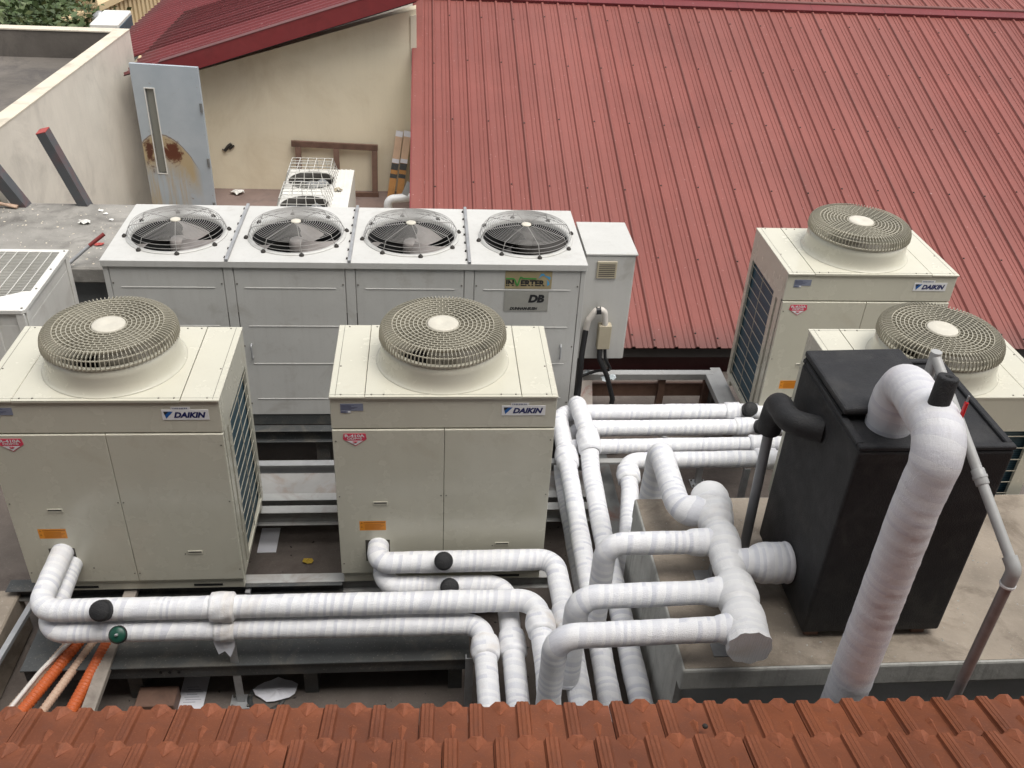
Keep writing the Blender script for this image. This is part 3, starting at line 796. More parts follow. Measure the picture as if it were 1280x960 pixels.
cable([(1.86, 1.92, .55), (1.86, 1.90, .46), (1.93, 1.88, .32), (2.0, 1.86, .1), (1.95, 1.80, -.12), (1.82, 1.76, -.3), (1.7, 1.7, -.37)], .020, 'black cable looping from the junction box down to the deck')
cable([(1.90, 1.92, .55), (1.91, 1.91, .45), (1.96, 1.93, .36), (1.98, 1.98, .3), (1.88, 2.02, .27), (1.74, 1.98, .24)], .012, 'thin black cable curling below the junction box')

# ------------------------------------------------------------------ black tank, plinth, header
def make_plinth():
    root = thing('concrete_platform', (2.9, -.7, -.4), 'raised brown concrete platform carrying the black tank', 'platform')
    O = (-2.9, .7, .4)
    mb = MB(); n = 24
    o = MB().box(1.735, -1.335, .575, 4.6, -.075, .72).build('slab', M['concrete_lt'], root, bevel=.014, seg=2); o.location = O
    o = MB().box(1.748, -1.322, .7185, 4.59, -.088, .7225).build('slab_top', M['concrete'], root); o.location = O
    o = MB().box(1.775, -1.26, -.4, 4.6, -.10, .574).build('support_wall', M['under_wall'], root); o.location = O
    o = MB().box(1.74, -1.27, -.4, 1.775, -.09, .574).build('side_face', M['concrete_lt'], root); o.location = O
make_plinth()

def make_tank():
    root = thing('insulated_tank', (2.72, -.8, .72), 'tall black foam-clad tank with a raised square lid, standing on the concrete platform', 'tank')
    O = (-2.72, .8, -.72)
    def P(mb, n, m, par=None, **k):
        o = mb.build(n, m, par or root, **k)
        if not par: o.location = O
        return o
    x0, x1, y0, y1, z0, z1 = 2.365, 3.075, -1.165, -.44, .765, 1.905
    P(MB().box(x0, y0, z0, x1, y1, z1 - .012), 'tank_body', M['foam'], bevel=.016, seg=3)
    P(MB().box(x0 + .035, y0 + .035, z1 - .011, x1 - .035, y1 - .03, z1 - .006), 'tank_top', M['foam_lid'])
    mb = MB(); t = .034; zz = z1 + .012
    mb.box(x0, y0, z1 - .0115, x1, y0 + t, zz); mb.box(x0, y1 - t, z1 - .0115, x1, y1, zz)
    mb.box(x0, y0 + t, z1 - .0115, x0 + t, y1 - t, zz - .001); mb.box(x1 - t, y0 + t, z1 - .0115, x1, y1 - t, zz - .001)
    P(mb, 'rim', M['foam_lid'], bevel=.005)
    mx = Matrix.Translation((2.38, -.43, 1.958)) @ Matrix.Rotation(math.radians(-1.5), 4, 'Y') @ Matrix.Rotation(math.radians(-1.2), 4, 'X')
    P(MB().box(-.012, -.525, -.034, .47, .0, 0, mx), 'lid', M['foam_lid'], bevel=.012, seg=2)
    mx2 = Matrix.Translation((2.37, -.43, 1.918))
    P(MB().box(.0, -.50, 0, .455, -.02, .0085, mx2), 'lid_seat', M['black_in'])
    for fx, fy in ((2.395, -1.14), (2.95, -1.14), (2.395, -.54), (2.95, -.54)):
        P(MB().box(fx, fy, .7225, fx + .07, fy + .07, .766), 'foot', M['wood'], bevel=.003)
make_tank()

t = thing('overflow_pipe', (2.27, -.52, .72), 'dark grey pipe with a fat black foam elbow on the left side of the tank', 'pipe')
o = wrapped([(2.38, -.80, 1.74), (2.24, -.72, 1.735), (2.262, -.50, 1.70), (2.268, -.46, 1.50)], .062, [.09, .09], amp=0, lump=.04, m=M['foam'], parent=t, name='foam_elbow'); o.location = (-2.27, .52, -.72)
o = MB().tube(fillet([(2.265, -.47, 1.6), (2.275, -.50, .7225)], .05, .1), .027, 16).build('pipe', M['pvc_dark'], t); o.location = (-2.27, .52, -.72)
o = MB().tube([(2.364 - .0, -.80, 1.745), (2.374, -.80, 1.745)], .075, 20).build('collar', M['foam_lid'], t); o.location = (-2.27, .52, -.72)

# drain pipe on the right
t = thing('drain_pipe', (2.91, -1.62, 0), 'thin grey plastic drain pipe running over the tank top and down on the right', 'pipe')
O = (-2.91, 1.62, 0)
PA, PB_ = Vector((2.763, -.854, 2.185)), Vector((2.91, -1.62, 1.633)); d = (PB_ - PA).normalized()
o = MB().tube([PA, PB_ - d * .02], .022, 14).build('upper_pipe', M['pvc'], t); o.location = O
o = MB().tube([PB_ + Vector((0, 0, -.03)), (2.91, -1.62, -.4)], .0235, 14).build('lower_pipe', M['pvc_dirty'], t); o.location = O
c = PA + d * .56
mb = MB(); mb.lathe([(.026, -.035), (.028, -.031), (.028, .031), (.026, .035)], c, axis=d, n=18); mb.lathe([(.031, -.006), (.031, .006)], c, axis=d, n=18)
o = mb.build('coupling', M['pvc'], t); o.location = O
e = MB().tube(fillet([PB_ - d * .055, PB_, PB_ + Vector((0, 0, -.075))], .04, .006), .030, 16)
o = e.build('elbow', M['pvc'], t); o.location = O
o = MB().lathe([(.032, 0), (.033, .011), (.031, .013)], PB_ + Vector((0, 0, -.088)), n=18).build('elbow_lip', M['pvc_white'], t); o.location = O
o = MB().tube([PA + Vector((0, 0, .022)), (2.763, -.854, 1.90)], .024, 14).build('riser', M['pvc'], t); o.location = O

# ------------------------------------------------------------------ white lagged pipes
def pipe_thing(path, r, label, rad=.11, group='white lagged pipes', joints=(), caps=(), bumps=(), seed=0, m=None, pitch=.052, amp=.014, brackets=()):
    p0 = Vector(path[0]); t = thing('insulated_pipe', p0, label, 'pipe', group=group); O = -p0
    o = wrapped(path, r, rad, bumps=bumps, parent=t, seed=seed, m=m, pitch=pitch, amp=amp); o.location = O
    for a, b, k, st in joints:                       # baggy wrapped joints between two points
        a = Vector(a); b = Vector(b); n = 14; P = [a.lerp(b, i / n) for i in range(n + 1)]
        prof = [1.02 if i == 0 or i == n else 1 + (k - 1) * (.72 + .28 * math.sin(PI * i / n)) for i in range(n + 1)]
        def rf(L, tt, p, prof=prof, ln=(b - a).length, n=n):
            i = min(n, L / ln * n); lo = int(min(n - 1, i)); f = i - lo
            return r * (prof[lo] * (1 - f) + prof[lo + 1] * f) * (1 + .03 * math.sin(tt * 2 * PI * 7 + L * 40) + .05 * mnoise.noise(p * 14))
        j = MB().tube(P, r, 28, rfun=rf).build('joint_wrap', M['wrap_stain'] if st else M['wrap'], t); j.location = O
    for c_, ax, rr, h, kind in caps:                 # foam covers of the valve heads
        mb = MB().lathe([(rr * .8, -.02), (rr, .0), (rr, h * .7), (rr * .95, h * .9), (rr * .78, h), (.0, h + .002)], c_, axis=ax, n=22, cap=False)
        q = mb.build('valve_cover', M['foam'] if kind == 'foam' else M['valvegreen'], t); q.location = O
        if kind != 'foam':
            MB().lathe([(rr * 1.04, -.02), (rr * 1.06, h * .8), (rr * .86, h * .95)], c_, axis=ax, n=22, cap=False).build('foam_rim', M['foam'], q)
            MB().lathe([(.008, h), (.008, h + .02), (.0, h + .021)], c_, axis=ax, n=10, cap=False).build('spindle', M['galv'], q)
    return t
fwd = Vector((0, -.72, .70))
# long run from the left unit
pipe_thing([(-1.585, -.03, .335), (-1.585, -.485, .325), (1.145, -.48, .32), (1.15, -1.0, .31), (1.10, -1.9, .30)], .063,
    'upper white pipe of the long run leaving the left unit, over its thinner-looking twin', seed=1,
    joints=[((-.67, -.483, .322), (-.53, -.483, .322), 1.36, True), ((1.147, -.60, .32), (1.15, -.73, .316), 1.32, True)],
    caps=[((-1.22, -.51, .345), fwd, .058, .085, 'foam')], m=M['wrap'])
pipe_thing([(-1.555, -.03, .24), (-1.555, -.52, .195), (.84, -.525, .185), (.845, -1.0, .175), (.85, -1.9, .165)], .061,
    'lower white pipe of the long run, leftmost of those turning toward the tiled roof', seed=2,
    joints=[((-.65, -.522, .192), (-.54, -.522, .191), 1.22, True), ((.845, -.645, .183), (.845, -.775, .18), 1.34, True)],
    caps=[((-1.15, -.55, .20), fwd, .046, .06, 'green')])
pipe_thing([(.232, .0, .315), (.232, -.15, .31), (1.285, -.14, .305), (1.30, -.6, .30), (1.31, -1.9, .295)], .064,
    'upper white pipe leaving the front of the middle unit and turning at the bundle', seed=3, rad=.10,
    joints=[((1.298, -.53, .301), (1.30, -.68, .30), 1.22, True)],
    caps=[((.62, -.17, .335), fwd, .055, .10, 'foam')])
pipe_thing([(.262, .0, .22), (.262, -.20, .165), (.99, -.205, .16), (1.0, -.7, .155), (1.0, -1.9, .145)], .062,
    'lower white pipe of the middle unit, passing under the long run toward the tiled roof', seed=4,
    joints=[((1.0, -.58, .156), (1.0, -.74, .154), 1.28, False)],
    caps=[((.655, -.25, .20), fwd, .055, .09, 'foam')])
# runs from the right-hand units
pipe_thing([(3.30, 1.475, .25), (1.505, 1.47, .245), (1.50, .9, .235), (1.49, .1, .215), (1.47, -1.9, .19)], .062,
    'white pipe of the rearmost row that bends into the left strand of the long bundle', seed=5,
    joints=[((1.503, 1.02, .237), (1.50, .84, .234), 1.32, False), ((2.78, 1.473, .248), (2.90, 1.473, .248), 1.22, False)],
    caps=[((2.95, 1.44, .285), fwd, .055, .085, 'foam')])
pipe_thing([(3.30, 1.315, .22), (1.60, 1.31, .215), (1.585, 1.315, .0)], .060,
    'second white pipe of the rear rows, just in front of the rearmost one', seed=6,
    joints=[((2.82, 1.313, .22), (2.97, 1.313, .22), 1.2, False)],
    caps=[((3.0, 1.27, .25), fwd, .058, .11, 'foam')])
pipe_thing([(3.2, 1.085, .235), (1.50, 1.08, .22), (1.485, 1.06, .06), (1.49, .8, .0), (1.50, -.4, -.04)], .054,
    'third white pipe of the rear rows, dropping under the bundle as a thin strand', seed=7,
    joints=[((2.86, 1.084, .235), (2.99, 1.084, .235), 1.25, False)])
pipe_thing([(3.2, .925, .225), (1.925, .92, .215), (1.90, .62, .20), (1.80, .13, .17), (1.79, .03, -.3)], .060,
    'front white pipe of the rear rows, bending down beside the platform corner', seed=8,
    joints=[((1.922, .84, .213), (1.908, .70, .205), 1.38, False), ((2.86, .923, .223), (3.02, .923, .223), 1.3, False)])
pipe_thing([(1.635, 1.50, .10), (1.635, 1.505, .345), (1.665, 1.05, .335), (1.655, .80, .225), (1.64, .2, .21), (1.65, -1.9, .17)], .064,
    'right strand of the white bundle, rising over the rear rows with a hump', seed=9, rad=[.09, .2, .2, .2],
    joints=[((1.66, 1.10, .338), (1.665, .92, .29), 1.3, False)])
# header and its four branches
ph = thing('header_pipe', (2.05, -.85, .72), 'fat knobbly white header pipe on the concrete platform left of the tank', 'pipe', group='white lagged pipes')
O = Vector((-2.05, .85, -.72))
hp = [(2.075, -.36, .95), (2.045, -.85, .95), (2.005, -1.36, .95)]
def hx(y): return 2.075 + (y + .36) * .07
o = wrapped(hp, .073, .2, pitch=.085, amp=.03, lump=.14, parent=ph, n=40, seed=11, m=M['wrap_soft'], fine=.05,
    bumps=[(hx(-.38), -.38, .95, .08, 1.30), (hx(-.52), -.50, .95, .10, 1.34), (hx(-.70), -.70, .95, .09, 1.30), (hx(-.86), -.86, .95, .09, 1.18), (hx(-1.06), -1.06, .95, .10, 1.38), (hx(-1.26), -1.26, .95, .10, 1.42)])
o.location = O
mb = MB(); prof = [(.112, -.10), (.118, -.03), (.122, .02), (.121, .03)]
def frill(L, tt, p): return .100 * (1 + .05 * math.sin(tt * 2 * PI * 9 + L * 30) + .12 * (L / .1) * abs(math.sin(tt * PI * 4)) * .5 + .02 * math.sin(tt * 40))
o = MB().tube([(2.005 + .0, -1.30, .95), (2.002, -1.34, .95), (1.999, -1.38, .95), (1.997, -1.405, .95)], .11, 32, rfun=frill).build('end_cap', M['wrap_soft'], ph); o.location = O
o = MB().lathe([(.070, -.09), (.104, -.03), (.107, .01), (.098, .045), (.075, .075), (.04, .09), (0, .092)], (2.076, -.365, .95), axis=(0.07, 1, 0), n=28, cap=False).build('end_cap', M['wrap_soft'], ph); o.location = O
o = wrapped([(2.05, -.86, .95), (2.38, -.86, .95)], .078, .1, amp=.02, parent=ph, name='tank_branch', bumps=[(2.27, -.86, .95, .11, 1.36)], seed=12, m=M['wrap']); o.location = O
o = MB().lathe([(.104, -.012), (.108, 0), (.104, .012)], (2.345, -.86, .95), axis=(1, 0, 0), n=28).build('flange_cover', M['wrap_big'], ph); o.location = O
for y in (-.72, -1.22):
    mb = MB(); mb.box(hx(y) - .11, y - .04, .7228, hx(y) + .07, y + .04, .729); mb.box(hx(y) - .03, y - .03, .729, hx(y) + .03, y + .03, .86)
    o = mb.build('support_foot', M['galv'], ph); o.location = O
pipe_thing([(2.06, -.46, .95), (1.885, -.455, .95), (1.895, .11, .945), (1.89, .125, -.3)], .070, 'white branch pipe at the far end of the header, dropping behind the platform', seed=13, bumps=[(1.98, -.458, .95, .09, 1.2)], rad=[.10, .10])
pipe_thing([(2.05, -.70, .95), (1.445, -.695, .945), (1.44, -.70, .27)], .060, 'uppermost in the photo of the three level white branch pipes left of the header', seed=14, bumps=[(1.97, -0.700, .95, .10, 1.22)], rad=.10)
pipe_thing([(2.02, -1.05, .95), (1.25, -1.06, .94), (1.245, -1.06, .34)], .060, 'middle one of the three level white branch pipes left of the header', seed=15, bumps=[(1.97, -1.050, .95, .10, 1.22)], rad=.10,
    joints=[((1.245, -1.06, .36), (1.245, -1.06, .335), 1.07, False)])
pipe_thing([(2.0, -1.285, .95), (1.115, -1.30, .94), (1.105, -1.30, .27)], .060, 'nearest to the tiled roof of the three level white branch pipes left of the header', seed=16, bumps=[(1.97, -1.285, .95, .10, 1.22)], rad=.10)
# tall pipe over the tank
bp_ = thing('tall_pipe', (2.435, -1.55, -.4), 'widest white pipe, arching out of the tank top and down in front of it', 'pipe', group='white lagged pipes')
O = Vector((-2.435, 1.55, .4))
o = wrapped([(2.57, -.98, 1.90), (2.56, -.98, 2.16), (2.47, -1.53, 2.24), (2.435, -1.55, 1.9), (2.43, -1.55, -.35)], .092, [.17, .13, .2], pitch=.075, amp=.012, lump=.03, m=M['wrap_big'], parent=bp_, n=36, seed=21,
    bumps=[(2.57, -.98, 1.93, .16, 1.10), (2.47, -1.40, 2.24, .2, 1.06)]); o.location = O
s0 = Vector((2.48, -1.40, 2.30)); ax = Vector((.10, .12, .98)).normalized()
o = MB().lathe([(.040, 0), (.040, .115), (.038, .122), (.014, .122), (.014, .07)], s0, axis=ax, n=24, cap=False).build('vent_stub', M['foam'], bp_); o.location = O
o = MB().box(2.552, -1.452, 2.27, 2.566, -1.438, 2.345).build('lever', M['redtag'], bp_, bevel=.003); o.location = O
MB().box(2.556, -1.448, 2.34, 2.562, -1.442, 2.372).build('lever_pin', M['galv'], o)

# ------------------------------------------------------------------ supports and steelwork
def steel(a, b, wd, ht, m, label, name='steel_beam', channel=False, group='steel beams under the machines', up=(0, 0, 1)):
    mb = MB()
    if not channel: mb.bar(a, b, wd, ht, up)
    else:
        a = Vector(a); b = Vector(b); d = (b - a).normalized(); r = d.cross(Vector((0, 0, 1))).normalized(); f = .007
        mb.bar(a, b, wd, f); mb.bar(a - Vector((0, 0, ht)), b - Vector((0, 0, ht)), wd, f)
        mb.bar(a - Vector((0, 0, ht / 2)), b - Vector((0, 0, ht / 2)), f, ht - f)
    return tag(mb.build(name, M[m], None, bevel=.002), label, 'beam', group)
steel((-2.0, .705, -.008), (1.75, .705, -.008), .075, .11, 'beam', 'pale beam under the rear edge of the two front units', channel=True)
steel((-2.0, .835, -.008), (1.75, .835, -.008), .075, .11, 'beam', 'pale beam just behind the rear edge of the two front units', channel=True)
steel((-2.0, 1.21, -.006), (1.75, 1.21, -.006), .06, .10, 'galv', 'grey beam between the pale beams and the long chiller', channel=True)
steel((-2.0, .042, -.012), (.0, .042, -.012), .10, .08, 'darksteel', 'dark beam under the front edge of the left unit', channel=True)
steel((-.60, .055, -.006), (1.36, .055, -.006), .075, .09, 'beam', 'pale beam under the front edge of the middle unit', channel=True)
steel((-1.75, 1.64, -.010), (1.75, 1.64, -.010), .08, .10, 'darksteel', 'dark beam under the front edge of the long chiller', channel=True)
steel((1.83, 1.55, -.05), (1.83, -1.8, -.05), .10, .12, 'rustbeam', 'rusty grey channel running beside the white bundle', channel=True)
steel((1.76, 1.55, -.10), (1.76, -1.8, -.10), .012, .10, 'rustbeam', 'thin rusty flat bar beside the channel of the white bundle', 'flat_bar')
steel((-.575, -.03, -.05), (-.575, .10, -.05), .03, .03, 'galv', 'short galvanised strap between the left unit and the front pipes', 'steel_strap')
steel((1.40, 1.0, .15), (2.10, 1.0, .15), .05, .02, 'beam', 'thin pale cross bar under the bundle and the front rear-row pipe', 'cross_bar')
steel((3.02, 1.3, -.008), (3.02, 2.5, -.008), .09, .12, 'beam', 'pale beam under the left edge of the rearmost unit', channel=True)
steel((4.2, 1.3, -.008), (4.2, 2.5, -.008), .09, .12, 'beam', 'pale beam under the right edge of the rearmost unit', channel=True)
for x, y in ((-1.7, 1.21), (-.28, 1.70), (.6, 1.70), (1.55, 1.70), (3.02, 2.35), (4.2, 2.35), (4.2, 1.4)):
    steel((x, y, -.4), (x, y, -.12), .10, .10, 'darksteel', 'stub post under the beams, in the dark below the machines', 'steel_post', up=(0, 1, 0), group='stub posts under the beams')
steel((2.93, .02, -.008), (4.3, .02, -.008), .08, .1, 'beam', 'pale beam under the unit behind the tank, near side', channel=True)
steel((2.93, .68, -.008), (4.3, .68, -.008), .08, .1, 'beam', 'pale beam under the unit behind the tank, far side', channel=True)
# tray floor between the beams
tag(MB().box(-2.0, .88, -.075, 1.72, 1.17, -.068).build('drip_tray', mat('stained_tray', (.26, .255, .245), .6, .16, 3, (.17, .09, .05), .8, 2.2), None), 'flat grey metal tray with brown stains between the beams behind the front units', 'tray')
# rectangular frame at the back
t = thing('equipment_stand', (2.35, 2.1, -.4), 'empty rectangular pale steel frame on legs in front of the red roof eave', 'frame'); O = Vector((-2.35, -2.1, .4))
for a, b in (((1.78, 2.42, -.03), (2.98, 2.42, -.03)), ((2.945, 1.70, -.03), (2.945, 2.385, -.03)), ((1.78, 1.72, -.03), (2.91, 1.72, -.03)), ((1.80, 1.755, -.03), (1.80, 2.385, -.03))):
    o = MB().bar(a, b, .07, .06).build('rail', M['beam'] if a[0] > 1.79 or a[1] > 2 else M['beam'], t, bevel=.003); o.location = O
for x, y in ((1.80, 2.42), (2.945, 2.42), (2.945, 1.72), (2.55, 2.44)):
    o = MB().box(x - .028, y - .028, -.4, x + .028, y + .028, -.061).build('leg', M['wood'], t); o.location = O
o = MB().box(1.78, 2.44, -.26, 2.95, 2.47, -.13).build('board', M['wood'], t); o.location = O
tag(MB().bar((1.80, 1.60, -.38), (1.79, 1.98, .20), .10, .02).build('painted_board', mat('flaking_red_board', (.42, .37, .33), .7, .2, 5, (.26, .03, .03), 1, 7), None), 'board with flaking red and white paint leaning below the grey cabinet', 'board')
tag(MB().tube(fillet([(2.16, 1.98, -.33), (2.4, 1.95, -.30), (2.75, 1.75, -.33)], .3, .05), .011, 8).build('loose_pipe', M['pvc'], None), 'thin pale pipe lying loose inside the empty steel frame', 'pipe')
def litter(cx, cy, z, r, name, m, label, cat, seed=0, lift=.012, n=16):
    rnd = random.Random(seed); mb = MB(); ring = []
    for i in range(n):
        a = 2 * PI * i / n; rr = r * (.82 + .26 * rnd.random()); ring.append((cx + rr * math.cos(a) * 1.1, cy + rr * math.sin(a) * .8, z + .003 + lift * rnd.random()))
    mid = [(cx + (p[0] - cx) * .5, cy + (p[1] - cy) * .5, z + .006 + lift * rnd.random()) for p in ring]
    vs = ring + mid + [(cx, cy, z + .006 + lift)]
    fs = [(i, (i + 1) % n, n + (i + 1) % n, n + i) for i in range(n)] + [(n + i, n + (i + 1) % n, 2 * n) for i in range(n)]
    mb.add(vs, fs); return tag(mb.build(name, m if not isinstance(m, str) else M[m], None), label, cat)
litter(2.02, 1.85, -.38, .09, 'rag', 'galv', 'grey scrap of cloth on the dark deck inside the steel frame', 'rag', 3, .03)
litter(1.97, 2.0, .20, .06, 'plastic_bag', 'bagblue', 'pale plastic scrap tangled in the black cables below the grey cabinet', 'bag', 5, .03)
litter(1.80, 2.02, .24, .045, 'plastic_bag', 'bagblue', 'small pale plastic scrap tucked right under the grey cabinet', 'bag', 6, .02)
# grey trunking on the deck in front
t = thing('cable_trunking', (-.3, -.5, -.4), 'long dark grey metal trunking on the deck under the long pipe run', 'trunking'); O = Vector((.3, .5, .4))
o = MB().box(-1.72, -.56, -.16, .76, -.12, -.06).build('trunking_body', M['darksteel'], t, bevel=.004); o.location = O
o = MB().box(-1.73, -.575, -.062, .77, -.11, -.052).build('trunking_cover', M['darksteel'], t, bevel=.002); o.location = O
for x in (-1.2, -.2, .65):
    o = MB().box(x, -.50, -.4, x + .08, -.15, -.161).build('leg', M['darksteel'], t); o.location = O
mb = MB()
for k in range(3): mb.lathe([(.009, 0), (.009, .003)], (-.98 + k * .05, -.561, -.11), axis=(0, -1, 0), n=12)
o = mb.build('bolt_hole', M['black_in'], t); o.location = O
def bracket(x, y, top, label):
    t = thing('pipe_bracket', (x, y, -.4), label, 'bracket', group='steel pipe brackets'); O = Vector((-x, -y, .4))
    o = MB().box(x - .06, y - .05, -.3985, x + .06, y + .05, -.392).build('base_plate', M['galv'], t); o.location = O
    mb = MB(); mb.box(x - .022, y - .002, -.3915, x + .022, y + .004, top); mb.box(x - .022, y + .004, -.3915, x - .017, y + .03, top)
    o = mb.build('upright', M['galv'], t); o.location = O
    mb = MB()
    for dx in (-.045, .045):
        for dy in (-.035, .035): mb.lathe([(.008, 0), (.008, .012)], (x + dx, y + dy, -.392), n=8)
    o = mb.build('bolts', M['screw'], t); o.location = O
mb = MB(); fl = [(-.665, -.560, .20), (-.60, -.575, .19), (-.535, -.560, .20), (-.545, -.575, .10), (-.572, -.590, .035), (-.60, -.580, .075), (-.635, -.585, .055), (-.655, -.572, .13)]
mb.add(fl + [(x, y + .004, z) for x, y, z in fl], [(0, 1, 5, 6, 7), (1, 2, 3, 4, 5), (8, 15, 14, 13, 9), (9, 13, 12, 11, 10), (0, 7, 15, 8), (2, 10, 11, 3), (3, 11, 12, 4), (4, 12, 13, 5), (5, 13, 14, 6), (6, 14, 15, 7)])
tag(mb.build('torn_wrap', M['wrap_stain'], None), 'torn flap of white wrap hanging below the taped joint of the long run', 'plastic flap')
bracket(-.565, -.555, .125, 'upright galvanised bracket under the taped joint of the long pipe run')
bracket(.76, -.70, .10, 'galvanised bracket at the bend of the lower long pipe')
bracket(2.80, .86, .18, 'galvanised bracket under the front rear-row pipe, beside the dark grey pipe')
bracket(2.66, 1.40, .16, 'galvanised bracket under the two rearmost pipes')
tag(MB().bar((1.5, 1.49, .155), (1.5, .98, .13), .03, .02).build('pipe_hanger', M['galv'], None), 'small steel bar under the left strand of the white bundle', 'bracket')
# paper and conduits at the left
tag(MB().box(-.93, -.66, -.3985, -.78, -.36, -.3955).build('paper_sheet', M['paper'], None), 'flat printed paper sheet sticking out from under the trunking', 'paper')
mb = MB()
for k in range(7): mb.box(-.90 + .01 * (k % 2), -.44 - k * .018, -.395, -.83 + .015 * (k % 3), -.436 - k * .018, -.3945)
o = mb.build('print_line', M['papergrey'], bpy.data.objects['paper_sheet'])
pp = litter(-.37, -.49, -.385, .115, 'crumpled_paper', 'paper', 'torn sheet of printed paper lying crumpled right of the upright bracket', 'paper', 11, .012)
tag(MB().lathe([(.11, 0), (.115, .008), (.085, .010), (.085, 0), (.11, 0)], (-.42, -.53, -.399), n=28, cap=False).build('metal_ring', M['darksteel'], None), 'dark round ring under the torn sheet of paper', 'ring')
tag(MB().box(-1.14, -.64, -.398, -.92, -.50, -.30).build('wood_offcut', M['wood'], None, bevel=.004), 'dark brown timber offcut under the trunking', 'timber')
litter(-1.02, -.72, -.39, .06, 'black_scrap', 'foam', 'black foam scrap beside the printed paper sheet', 'scrap', 14, .03)
def conduit(a, b, r, m, label, seed):
    b = tuple(a[i] + (b[i] - a[i]) * .73 for i in range(3)); P = fillet([a, tuple((a[i] + b[i]) / 2 + (0, 0, .015)[i] for i in range(3)), b], 0.5, .0035)
    def rf(L, t, p): return r * (1 + .075 * math.cos(2 * PI * L / .021))
    return tag(MB().tube(P, r, 14, rfun=rf).build('corrugated_conduit', M[m], None), label, 'conduit', 'corrugated conduits')
conduit((-1.79, -1.30, -.10), (-1.33, .0, -.02), .032, 'conduit_o', 'orange ribbed conduit between two beige ones at the lower left', 1)
conduit((-1.45, -1.30, -.12), (-1.245, .0, -.02), .034, 'conduit_o', 'orange ribbed conduit beside the grey timber batten at the lower left', 2)
conduit((-1.67, -1.30, -.12), (-1.275, .0, -.03), .024, 'conduit_b', 'beige ribbed conduit right of the left orange one', 3)
conduit((-1.88, -1.30, -.12), (-1.385, .0, -.03), .024, 'conduit_b', 'beige ribbed conduit at the far left under a thin white tube', 4)
tag(MB().tube(fillet([(-1.83, -1.22, -.075), (-1.60, -.60, -.02), (-1.43, -.3, .01)], .4, .03), .0125, 10).build('thin_tube', M['tape_white'], None), 'thin white tube lying on the leftmost beige conduit', 'tube')
tag(MB().bar((-1.29, -1.45, -.075), (-1.265, .6, -.03), .075, .04).build('timber_batten', M['wood_grey'], None, bevel=.003), 'weathered grey timber batten right of the orange conduits', 'timber')
tag(MB().tube(fillet([(-1.95, -1.3, -.28), (-1.5, -.35, -.12), (-1.35, .1, -.1)], .4, .05), .014, 8).build('power_cable', M['cable'], None), 'black cable lying left of the conduits at the lower left', 'cable')
steel((-1.99, -1.3, -.12), (-1.84, .1, -.09), .035, .03, 'galv', 'narrow galvanised angle beside the concrete slab at the far left', 'steel_angle')
tag(MB().box(-3.2, -1.05, -.39, -1.94, .06, -.06).build('concrete_slab', M['concrete'], None, bevel=.01), 'brown concrete slab at the left edge, in front of the left unit', 'slab')
tag(MB().box(-2.1, -1.35, -.399, -1.4, -.85, -.375).build('red_mat', mat('faded_red_board', (.13, .06, .055), .8, .3, 5), None), 'faded dark red board on the deck at the lower left corner', 'board')
for i, (x, y) in enumerate(((-.30, .60), (-.20, .33), (-.24, .36))):
    litter(x, y, -.397, .035 + .02 * (i == 1), 'fallen_leaf', 'yellowleaf' if i < 2 else 'trunkbrown', ('curled yellow leaf on the deck below the beams', 'flat yellow leaf on the deck near the pale beam', 'dark leaf on the deck beside the yellow one')[i], 'leaf', 20 + i, .015, 8)
tag(MB().box(-.66, .70, -.399, -.53, .95, -.394).build('paper_sheet', M['paper'], None), 'pale sheet of paper on the deck behind the left unit, beside its coil', 'paper')
tag(MB().tube([(-.15, 1.50, -.02), (.3, 1.66, .06), (.45, 1.66, .10)], .006, 8).build('thin_cable', M['tape_white'], None), 'thin pale cable stretched across the gap under the chiller', 'cable')

# ------------------------------------------------------------------ setting
g = MB(); g.add([(-400, -60, -7), (400, -60, -7), (400, 700, -7), (-400, 700, -7)], [(0, 1, 2, 3)]); tag(g.build('ground', M['ground'], None), kind='structure')
tag(MB().box(-7, -2.6, -.7, 9, 3.05, -.4).build('roof_deck', M['deck'], None), kind='structure')
tag(MB().box(-2.42, 3.05, -.7, .55, 7.4, -.402).build('rear_terrace', M['terrace'], None), kind='structure')
tag(MB().box(-7, 3.05, -6.9, -2.42, 9, -1.6).build('lower_yard', M['terrace'], None), kind='structure')
mb = MB(); mb.box(-6.98, -2.55, -6.99, 8.9, 3.0, -.701); mb.box(-2.40, 3.0, -6.99, .5, 7.35, -.701)
tag(mb.build('building_block', M['blockcream'], None), 'block of the building below the machine deck', 'building')

# ledge on the left
tag(MB().box(-5.2, 2.70, .66, -1.72, 3.99, .80).build('concrete_ledge', M['ledge'], None, bevel=.015), 'weathered grey concrete ledge behind the white unit at the left', 'ledge')
tag(MB().box(-5.1, 2.82, -.4, -1.78, 3.9, .659).build('ledge_wall', M['blockwall'], None), 'grey wall holding up the weathered ledge', 'wall')
litter(-2.42, 3.55, .80, .05, 'plaster_lump', 'whitepaint', 'white lump of plaster on the ledge', 'rubble', 31, .03)
for i, (x, y) in enumerate(((-2.30, 3.75), (-2.22, 3.62), (-2.36, 3.82))): litter(x, y, .80, .022, 'plaster_chip', 'whitepaint', 'white plaster chips scattered on the ledge below the right post', 'rubble', 33 + i, .012, 9)
for o in list(bpy.data.objects):
    if o.name.startswith('plaster_chip'): o['group'] = 'plaster chips on the ledge'
litter(-2.18, 3.12, .80, .04, 'brick_chip', 'redpaint', 'reddish brick chip on the ledge', 'rubble', 36, .012)
mb = MB(); mb.tube([(-2.19, 2.66, .86), (-2.03, 2.98, 1.0)], .013, 10)
t = thing('handle_rod', (-2.15, 2.8, .8), 'galvanised rod with a dark red tip on the ledge beside the white unit', 'rod'); O = Vector((2.15, -2.8, -.8))
